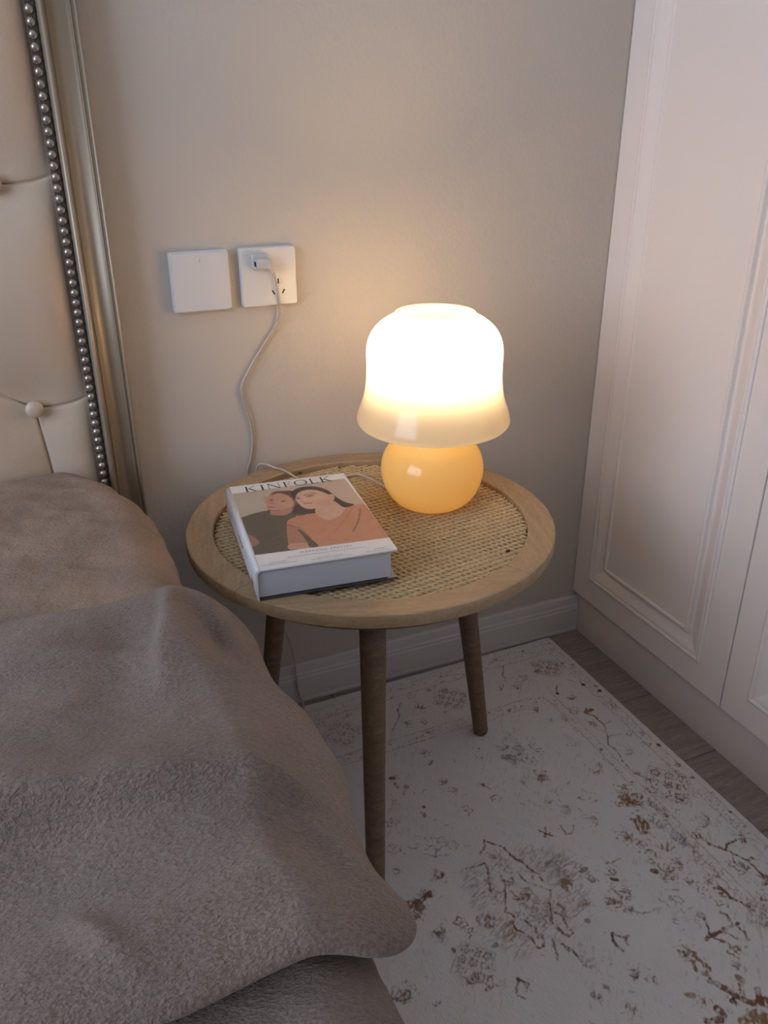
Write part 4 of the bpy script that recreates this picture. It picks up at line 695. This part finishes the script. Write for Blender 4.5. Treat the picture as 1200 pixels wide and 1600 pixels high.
# ------------------------------------------------------------------ book
BKP = json.loads('''{"photo":[[0.0054,0.0384],[0.1747,0.0328],[0.1687,0.2318],[-0.0014,0.227]],"bodyL":[[0.0021,0.1396],[0.0123,0.1496],[0.0285,0.1558],[0.0419,0.1577],[0.0444,0.1534],[0.0467,0.1424],[0.0619,0.1369],[0.0718,0.1422],[0.0768,0.1451],[0.0748,0.1257],[0.0646,0.1083],[0.0588,0.081],[0.059,0.0624],[0.0509,0.0252],[0.002,0.0336],[0.0014,0.0832]],"handL":[[0.0024,0.0897],[0.0071,0.0953],[0.0129,0.0882],[0.017,0.0677],[0.0039,0.0618]],"neckL":[[0.0497,0.1584],[0.0458,0.1436],[0.0534,0.1376],[0.063,0.1366],[0.0737,0.1459],[0.0729,0.1579]],"faceL":[[0.0477,0.1888],[0.0534,0.2015],[0.0604,0.2085],[0.0678,0.2114],[0.0763,0.2077],[0.0825,0.1934],[0.0824,0.1776],[0.0784,0.163],[0.0718,0.1528],[0.0606,0.1519],[0.0455,0.1594],[0.0442,0.1677]],"hairL":[[0.0579,0.205],[0.0661,0.2142],[0.0756,0.2155],[0.0865,0.2124],[0.0894,0.2046],[0.0859,0.1823],[0.0808,0.164],[0.0815,0.1778],[0.0803,0.194],[0.0754,0.2032],[0.0675,0.2097]],"hairR":[[0.0835,0.2002],[0.0884,0.2107],[0.097,0.2183],[0.1104,0.2207],[0.1241,0.2144],[0.1331,0.2031],[0.1384,0.1868],[0.1426,0.1669],[0.1497,0.1502],[0.1581,0.1411],[0.1468,0.1352],[0.1361,0.1414],[0.132,0.1565],[0.1071,0.1328],[0.0871,0.1318],[0.0733,0.1391],[0.077,0.1514],[0.0814,0.1667]],"neckR":[[0.107,0.1464],[0.1218,0.1564],[0.1333,0.1619],[0.1403,0.1403],[0.142,0.1332],[0.1326,0.1152],[0.1178,0.1047],[0.1083,0.1105],[0.1037,0.1232],[0.1026,0.1341]],"faceR":[[0.0877,0.1887],[0.0947,0.2022],[0.1052,0.208],[0.1184,0.2049],[0.13,0.1901],[0.1339,0.1761],[0.1316,0.1651],[0.1252,0.1566],[0.1175,0.1464],[0.1055,0.1446],[0.0958,0.146],[0.0899,0.1546],[0.0866,0.172]],"ear":[[0.1289,0.1762],[0.1342,0.1837],[0.1393,0.1812],[0.1387,0.1714],[0.1334,0.1613],[0.1289,0.1624]],"topR":[[0.06,0.112],[0.0654,0.1221],[0.0728,0.1263],[0.0864,0.1289],[0.0989,0.1334],[0.104,0.1337],[0.1049,0.1218],[0.1096,0.107],[0.1203,0.1061],[0.1336,0.1166],[0.1442,0.1337],[0.1532,0.1379],[0.1691,0.1381],[0.1717,0.1195],[0.1744,0.032],[0.0937,0.0348],[0.0819,0.0366],[0.0666,0.0413],[0.0508,0.053],[0.0558,0.0818]],"gap":[[0.0685,0.0916],[0.0731,0.084],[0.0794,0.061],[0.084,0.0387],[0.0737,0.0382],[0.0731,0.0537],[0.0716,0.0726]],"armdark":[[0.0597,0.1072],[0.0695,0.0913],[0.073,0.0583],[0.0727,0.0502],[0.052,0.054]],"forearm":[[0.0514,0.0538],[0.0725,0.0511],[0.0687,0.038],[0.0489,0.0404]]}'''); BKL = json.loads('''{"K":[[0.0289,0.2449],[0.0384,0.2234]],"I":[[0.0456,0.2276],[0.0563,0.242]],"N":[[0.0559,0.2271],[0.0737,0.2413]],"F":[[0.0789,0.2297],[0.0927,0.2445]],"O":[[0.0934,0.2289],[0.1172,0.2461]],"L":[[0.1164,0.2298],[0.1315,0.2442]],"K2":[[0.1325,0.2299],[0.1546,0.2455]],"base":[[0.0257,0.2256],[0.1499,0.2284]],"ws":[[0.0634,0.0274],[0.1185,0.0253]],"l1":[[0.042,0.0258],[0.1381,0.0224]],"l2":[[0.0762,0.0132],[0.1063,0.0123]],"l3":[[0.0676,0.0108],[0.1164,0.0082]],"l4":[[0.0187,0.0176],[0.039,0.0163]],"l5":[[0.0091,0.0133],[0.052,0.0123]],"l6":[[0.1457,0.0131],[0.1616,0.0134]],"l7":[[0.1341,0.0087],[0.1652,0.0081]],"eyeRl":[[0.0875,0.1848],[0.0936,0.1816]],"eyeRr":[[0.1024,0.1852],[0.1132,0.1872]],"browR":[[0.1004,0.1914],[0.1158,0.1936]],"mouthR":[[0.0944,0.1645],[0.1042,0.1631]],"noseR":[[0.0913,0.1709],[0.0959,0.1714]],"fold1":[[0.1623,0.126],[0.1511,0.0942],[0.135,0.0636]],"fold2":[[0.1501,0.1266],[0.1305,0.0949],[0.1101,0.0661]],"fold3":[[0.0611,0.1068],[0.0722,0.094],[0.0794,0.061]],"eyeLl":[[0.0526,0.1887],[0.0572,0.1893]],"eyeLr":[[0.0663,0.1804],[0.0729,0.1799]],"mouthL":[[0.0458,0.169],[0.053,0.1639]],"jawL":[[0.0454,0.1584],[0.0565,0.1535],[0.072,0.1538]],"neckl":[[0.0858,0.1359],[0.0909,0.1292],[0.097,0.1366]]}''')
BA = math.radians(-5.69); BW, BD, BH = .1727, .252, .041
book = tag(empty('book', (-.7720, -.41704, TZ+.0004), BA), 'thick white hardback book with a photo cover of two women', 'book')
def fill_poly(U, V, poly):
    x = np.array([p[0] for p in poly]); y = np.array([p[1] for p in poly]); m = np.zeros(U.shape, bool); n = len(poly); j = n-1
    for i in range(n):
        c = ((y[i] > V) != (y[j] > V)) & (U < (x[j]-x[i])*(V-y[i])/(y[j]-y[i]+1e-12)+x[i]); m ^= c; j = i
    return m
def cat_closed(p, k=5):
    n = len(p); out = []
    for i in range(n):
        p0, p1, p2, p3 = p[i-1], p[i], p[(i+1) % n], p[(i+2) % n]
        for s in range(k):
            t = s/k; out.append(tuple(.5*((2*b)+(-a+c)*t+(2*a-5*b+4*c-d)*t*t+(-a+3*b-3*c+d)*t**3) for a, b, c, d in zip(p0, p1, p2, p3)))
    return out
def build_cover_print():
    st = .00045; us = np.arange(.0065, BW, st); us = np.append(us, BW); vs = np.append(np.arange(0, BD, st), BD); U, V = np.meshgrid(us, vs)
    C = np.ones(U.shape+(3,))*np.array([.74, .71, .69])
    def put(m, col, a=1.0): C[m] = C[m]*(1-a)+np.array(col)*a
    ph = fill_poly(U, V, BKP['photo']); g_ = np.clip(U/BW, 0, 1)[..., None]
    bg = np.array([.44, .39, .31])*(1-g_)+np.array([.52, .38, .30])*g_; C[ph] = bg[ph]
    def pg(name, col, sm=True, shade=None):
        p = BKP[name]; m = fill_poly(U, V, cat_closed(p) if sm else p) & ph
        c = np.array(col)*np.ones(U.shape+(3,))
        c = c*(1+.05*vnoise(U*160, V*160, 3)+.03*vnoise(U*700, V*700, 5))[..., None]; C[m] = c[m]; return m
    def st_(pts, w, col, a=1.0):
        for (ax, ay), (bx, by) in zip(pts[:-1], pts[1:]):
            dx, dy = bx-ax, by-ay; L2 = dx*dx+dy*dy+1e-12; t = np.clip(((U-ax)*dx+(V-ay)*dy)/L2, 0, 1); d = np.hypot(U-ax-t*dx, V-ay-t*dy)
            al = (np.clip(1.3-d/w, 0, 1)*a)[..., None]*ph[..., None]; C[:] = C*(1-al)+np.array(col)*al
    BKP['shadow'] = [(.060, .215), (.085, .205), (.100, .150), (.085, .128), (.060, .138), (.044, .150), (.046, .168)]
    pg('shadow', (.20, .12, .09)); pg('neckL', (.40, .22, .16)); pg('bodyL', (.125, .105, .078)); pg('handL', (.33, .175, .125)); pg('hairR', (.085, .06, .05)); pg('faceL', (.50, .265, .185)); pg('hairL', (.15, .085, .06))
    pg('neckR', (.56, .345, .25)); pg('topR', (.50, .235, .145)); pg('armdark', (.42, .20, .13)); pg('forearm', (.52, .29, .20)); pg('gap', (.13, .105, .075))
    pg('hairR', (.085, .06, .05)); pg('neckR', (.56, .345, .25)); pg('faceR', (.60, .375, .27)); pg('ear', (.58, .35, .25))
    nk = [(p[0], p[1]) for p in BKP['neckR']]
    def blob(c, rx, ry, col, a, ang=0.0):
        ca, sa = math.cos(ang), math.sin(ang); x, y = U-c[0], V-c[1]; e = np.hypot((x*ca+y*sa)/rx, (-x*sa+y*ca)/ry); al = (np.clip((1-e)*2.2, 0, 1)*a)[..., None]*ph[..., None]; C[:] = C*(1-al)+np.array(col)*al
    fR = np.mean(np.array(BKP['faceR']), 0); fL = np.mean(np.array(BKP['faceL']), 0)
    blob((fR[0]+.012, fR[1]-.016), .016, .014, (.50, .29, .20), .6); blob((fR[0]-.012, fR[1]+.006), .012, .016, (.66, .43, .32), .5); blob((fL[0]+.010, fL[1]-.006), .014, .020, (.56, .31, .22), .5); blob((fL[0]-.014, fL[1]+.012), .010, .018, (.42, .21, .15), .4)
    for p in BKP['hairR'][2:8]: st_([p, (p[0]*.6+.045, p[1]*.6+.075)], .0006, (.16, .115, .09), .35)
    # neck in front of the hair
    m = fill_poly(U, V, cat_closed([(p[0], p[1]) for p in BKP['neckR'][3:]]+[BKP['neckR'][0]])) & ph
    k_ = BKL
    for nm, w, col, a in (('fold1', .0016, (.22, .12, .08), .75), ('fold2', .0012, (.30, .15, .10), .5), ('fold3', .0014, (.20, .11, .075), .8), ('jawL', .0012, (.25, .13, .09), .7)): st_(k_[nm], w, col, a)
    for nm, w in (('eyeRl', .0011), ('eyeRr', .0013), ('eyeLl', .0010), ('eyeLr', .0011)):
        a, b = k_[nm]; c = ((a[0]+b[0])/2, (a[1]+b[1])/2); g0 = math.atan2(b[1]-a[1], b[0]-a[0]); L_ = math.hypot(b[0]-a[0], b[1]-a[1])
        blob(c, L_*.62, .0032, (.30, .16, .115), .7, g0); blob((c[0], c[1]-.0006), L_*.42, .0020, (.50, .38, .32), .7, g0); blob((c[0]-.0004, c[1]-.0002), .0017, .0019, (.035, .022, .018), 1.0); st_([a, (c[0], c[1]+.0012), b], w*.8, (.04, .025, .02), .9)
    st_(k_['browR'], .0014, (.10, .06, .045), .85); st_(k_['mouthR'], .0019, (.42, .15, .115), .9); st_(k_['mouthR'], .0007, (.20, .07, .05), .9); st_(k_['mouthL'], .0018, (.36, .14, .105), .9); st_(k_['mouthL'], .0007, (.18, .07, .05), .9); st_(k_['noseR'], .0012, (.33, .17, .12), .85)
    q = k_['eyeRl'][0]; st_([(q[0]+.001, q[1]+.006), (q[0]+.006, q[1]+.003)], .0009, (.12, .07, .05), .8)
    q = k_['eyeLr'][0]; st_([(q[0], q[1]+.006), (q[0]+.008, q[1]+.005)], .0009, (.20, .10, .07), .7); q = k_['eyeLl'][0]; st_([(q[0], q[1]+.005), (q[0]+.005, q[1]+.005)], .0008, (.20, .10, .07), .7)
    st_([(q[0]+.004, q[1]-.004), (q[0]+.001, q[1]-.011), (q[0]+.005, q[1]-.013)], .0008, (.33, .16, .11), .7)
    st_([(k_['eyeRl'][1][0]+.001, k_['eyeRl'][1][1]), k_['noseR'][0]], .0009, (.48, .27, .19), .6)
    for nm in ('l1', 'l2', 'l3', 'l4', 'l5', 'l6', 'l7'): pass
    Z = np.full(U.shape, BH); return np_grid('cover_print', np.stack([U, V, Z+.00012], -1), M_PRINT, fc, col=C)
# boards: front, spine with rounded hinge, back
def board(name, x0, x1, y0, y1, z0, z1, m):
    return box(name, x0, x1, y0, y1, z0, z1, m, book, .0007, 2)
fc = board('front_cover', .0055, BW, 0, BD, BH-.0024, BH, M_COVER)
bc = board('back_cover', .0010, BW+.0005, .001, BD, .0, .0022, M_BCOVER)
en = board('endpaper', BW-.012, BW-.0002, .0015, BD-.0015, .0023, .0029, M_ENDP)
spf = [(.0062, BH), (.0038, BH-.0004), (.0020, BH-.0014), (.0008, BH-.0032), (.0002, BH-.0062), (0, .008), (.0004, .003), (.0012, .0), (.0032, .0), (.0026, .004), (.0024, .010), (.0026, BH-.007), (.0034, BH-.0036), (.0062, BH-.0022)]
sp_ = sweep('spine', spf, 0, BD, M_COVER, 'y', book); sp_.data.polygons.foreach_set('use_smooth', [len(p.vertices) == 4 for p in sp_.data.polygons])
pb = box('page_block', .0030, BW-.0075, .0030, BD-.004, .0031, BH-.0026, M_PAPER, book, .0006, 1)
build_cover_print()
# title: letters drawn as thick and thin strokes with serifs, flat on the cover
def title():
    V = []; F = []
    def quad(p): 
        o = len(V); V.extend(p); F.append(tuple(range(o, o+len(p))))
    def stroke(x0, y0, x1, y1, w):
        dx, dy = x1-x0, y1-y0; L = math.hypot(dx, dy); nx, ny = -dy/L*w/2, dx/L*w/2; quad([(x0+nx, y0+ny), (x0-nx, y0-ny), (x1-nx, y1-ny), (x1+nx, y1+ny)])
    H = .0185; TK, TN = .0021, .0008
    def serif(x, y, w=.0042): stroke(x-w/2, y, x+w/2, y, .0007)
    def letter(ch, x, w):
        if ch in 'KIFL': stroke(x+.001, 0, x+.001, H, TK); serif(x+.001, .0003); serif(x+.001, H-.0003)
        if ch == 'K': stroke(x+.002, H*.47, x+w-.001, H-.0003, TN); stroke(x+.0045, H*.60, x+w, 0, TK); serif(x+w-.0012, H-.0003, .004); serif(x+w, .0003, .0032)
        if ch == 'N': stroke(x, 0, x, H, TN); stroke(x+w, 0, x+w, H, TN); stroke(x, H, x+w, 0, TK); serif(x, .0003, .0036); serif(x+w, H-.0003, .0036); serif(x-.0008, H-.0003, .003)
        if ch == 'F': stroke(x, H-.0004, x+w, H-.0004, TN); stroke(x+w, H, x+w, H-.0032, TN); stroke(x, H*.52, x+w*.78, H*.52, TN); stroke(x+w*.78, H*.62, x+w*.78, H*.42, TN)
        if ch == 'L': stroke(x, .0004, x+w, .0004, TN); stroke(x+w, 0, x+w, .0034, TN)
        if ch == 'O':
            n = 28; o = len(V); cx = x+w/2
            for k in range(n):
                a = 2*PI*k/n; V.append((cx+w/2*math.cos(a), H/2+(H/2+.0003)*math.sin(a))); V.append((cx+(w/2-TK*.95)*math.cos(a), H/2+(H/2-TN)*math.sin(a)))
            for k in range(n): F.append((o+2*k, o+2*((k+1) % n), o+2*((k+1) % n)+1, o+2*k+1))
    for ch, x, w in (('K', .0270, .0130), ('I', .0490, .002), ('N', .0590, .0150), ('F', .0815, .0085), ('O', .0955, .0190), ('L', .1195, .0090), ('K', .1350, .0130)): letter(ch, x, w)
    u0 = Vector((.0, .2335)); sl = .012
    vs = [(x, .2262+y+sl*(x-.03), BH+.0004) for x, y in V]
    o = mesh_obj('title_lettering', vs, F, M_INK, fc, False); o['label'] = 'black serif title reading KINFOLK'
title()
def text(body, size, loc, rot=(0, 0, 0), m=M_INK, parent=None, name='lettering', space=1.0):
    cu = bpy.data.curves.new(name, 'FONT'); cu.body = body; cu.size = size; cu.space_character = space; cu.align_x = 'CENTER'; o = bpy.data.objects.new(name, cu); COL.objects.link(o)
    bpy.context.view_layer.update(); dg = bpy.context.evaluated_depsgraph_get(); me = bpy.data.meshes.new_from_object(o.evaluated_get(dg)); bpy.data.objects.remove(o); bpy.data.curves.remove(cu)
    me.materials.clear(); me.materials.append(m); q = bpy.data.objects.new(name, me); link(q, parent); q.location = loc; q.rotation_euler = rot; return q
w_ = text('WEEKEND SPECIAL', .0056, ((BKL['ws'][0][0]+BKL['ws'][1][0])/2, .0255, BH+.0004), (0, 0, -.03), M_INK2, fc, 'subtitle_lettering', 1.42); w_['label'] = 'small grey line reading WEEKEND SPECIAL'
# lines of print too small to read: short broken dashes
def dashes(p, q, n, seed, name='fine_print'):
    r = random.Random(seed); V = []; F = []; dx, dy = q[0]-p[0], q[1]-p[1]; t = 0.0; L = math.hypot(dx, dy)
    while t < 1:
        l = r.uniform(.0012, .0045)/L; h = r.uniform(.0005, .0009); e = min(1, t+l); o = len(V)
        x0, y0, x1, y1 = p[0]+dx*t, p[1]+dy*t, p[0]+dx*e, p[1]+dy*e; V += [(x0, y0-h/2, BH+.0004), (x1, y1-h/2, BH+.0004), (x1, y1+h/2, BH+.0004), (x0, y0+h/2, BH+.0004)]; F.append((o, o+1, o+2, o+3)); t = e+.0008/L
    return V, F
VV, FF = [], []
for i, nm in enumerate(('l1', 'l2', 'l3', 'l4', 'l5', 'l6', 'l7')):
    p, q = BKL[nm]; y = (p[1]+q[1])/2; a, b = dashes((p[0], y-.0035+.0*i), (q[0], y-.0035-.03*(q[0]-p[0])), 0, i); FF += [tuple(k+len(VV) for k in f) for f in b]; VV += a
mesh_obj('fine_print', VV, FF, M_INK2, fc, False)['kind'] = 'stuff'
VV, FF = [], []
for v0, v1, z0, h in ((.022, .038, .013, .013), (.060, .084, .026, .003), (.095, .135, .024, .008), (.150, .178, .026, .003), (.190, .205, .022, .006)):
    r = random.Random(int(v0*1e4)); t = v0
    while t < v1:
        l = r.uniform(.0012, .003); o = len(VV); a = z0-h/2+r.uniform(0, .002); VV += [(-.00015, t, a), (-.00015, t+l, a), (-.00015, t+l, a+h*.5), (-.00015, t, a+h*.5)]; FF.append((o, o+1, o+2, o+3)); t += l+.0012
mesh_obj('spine_print', VV, FF, M_INK2, sp_, False)['kind'] = 'stuff'
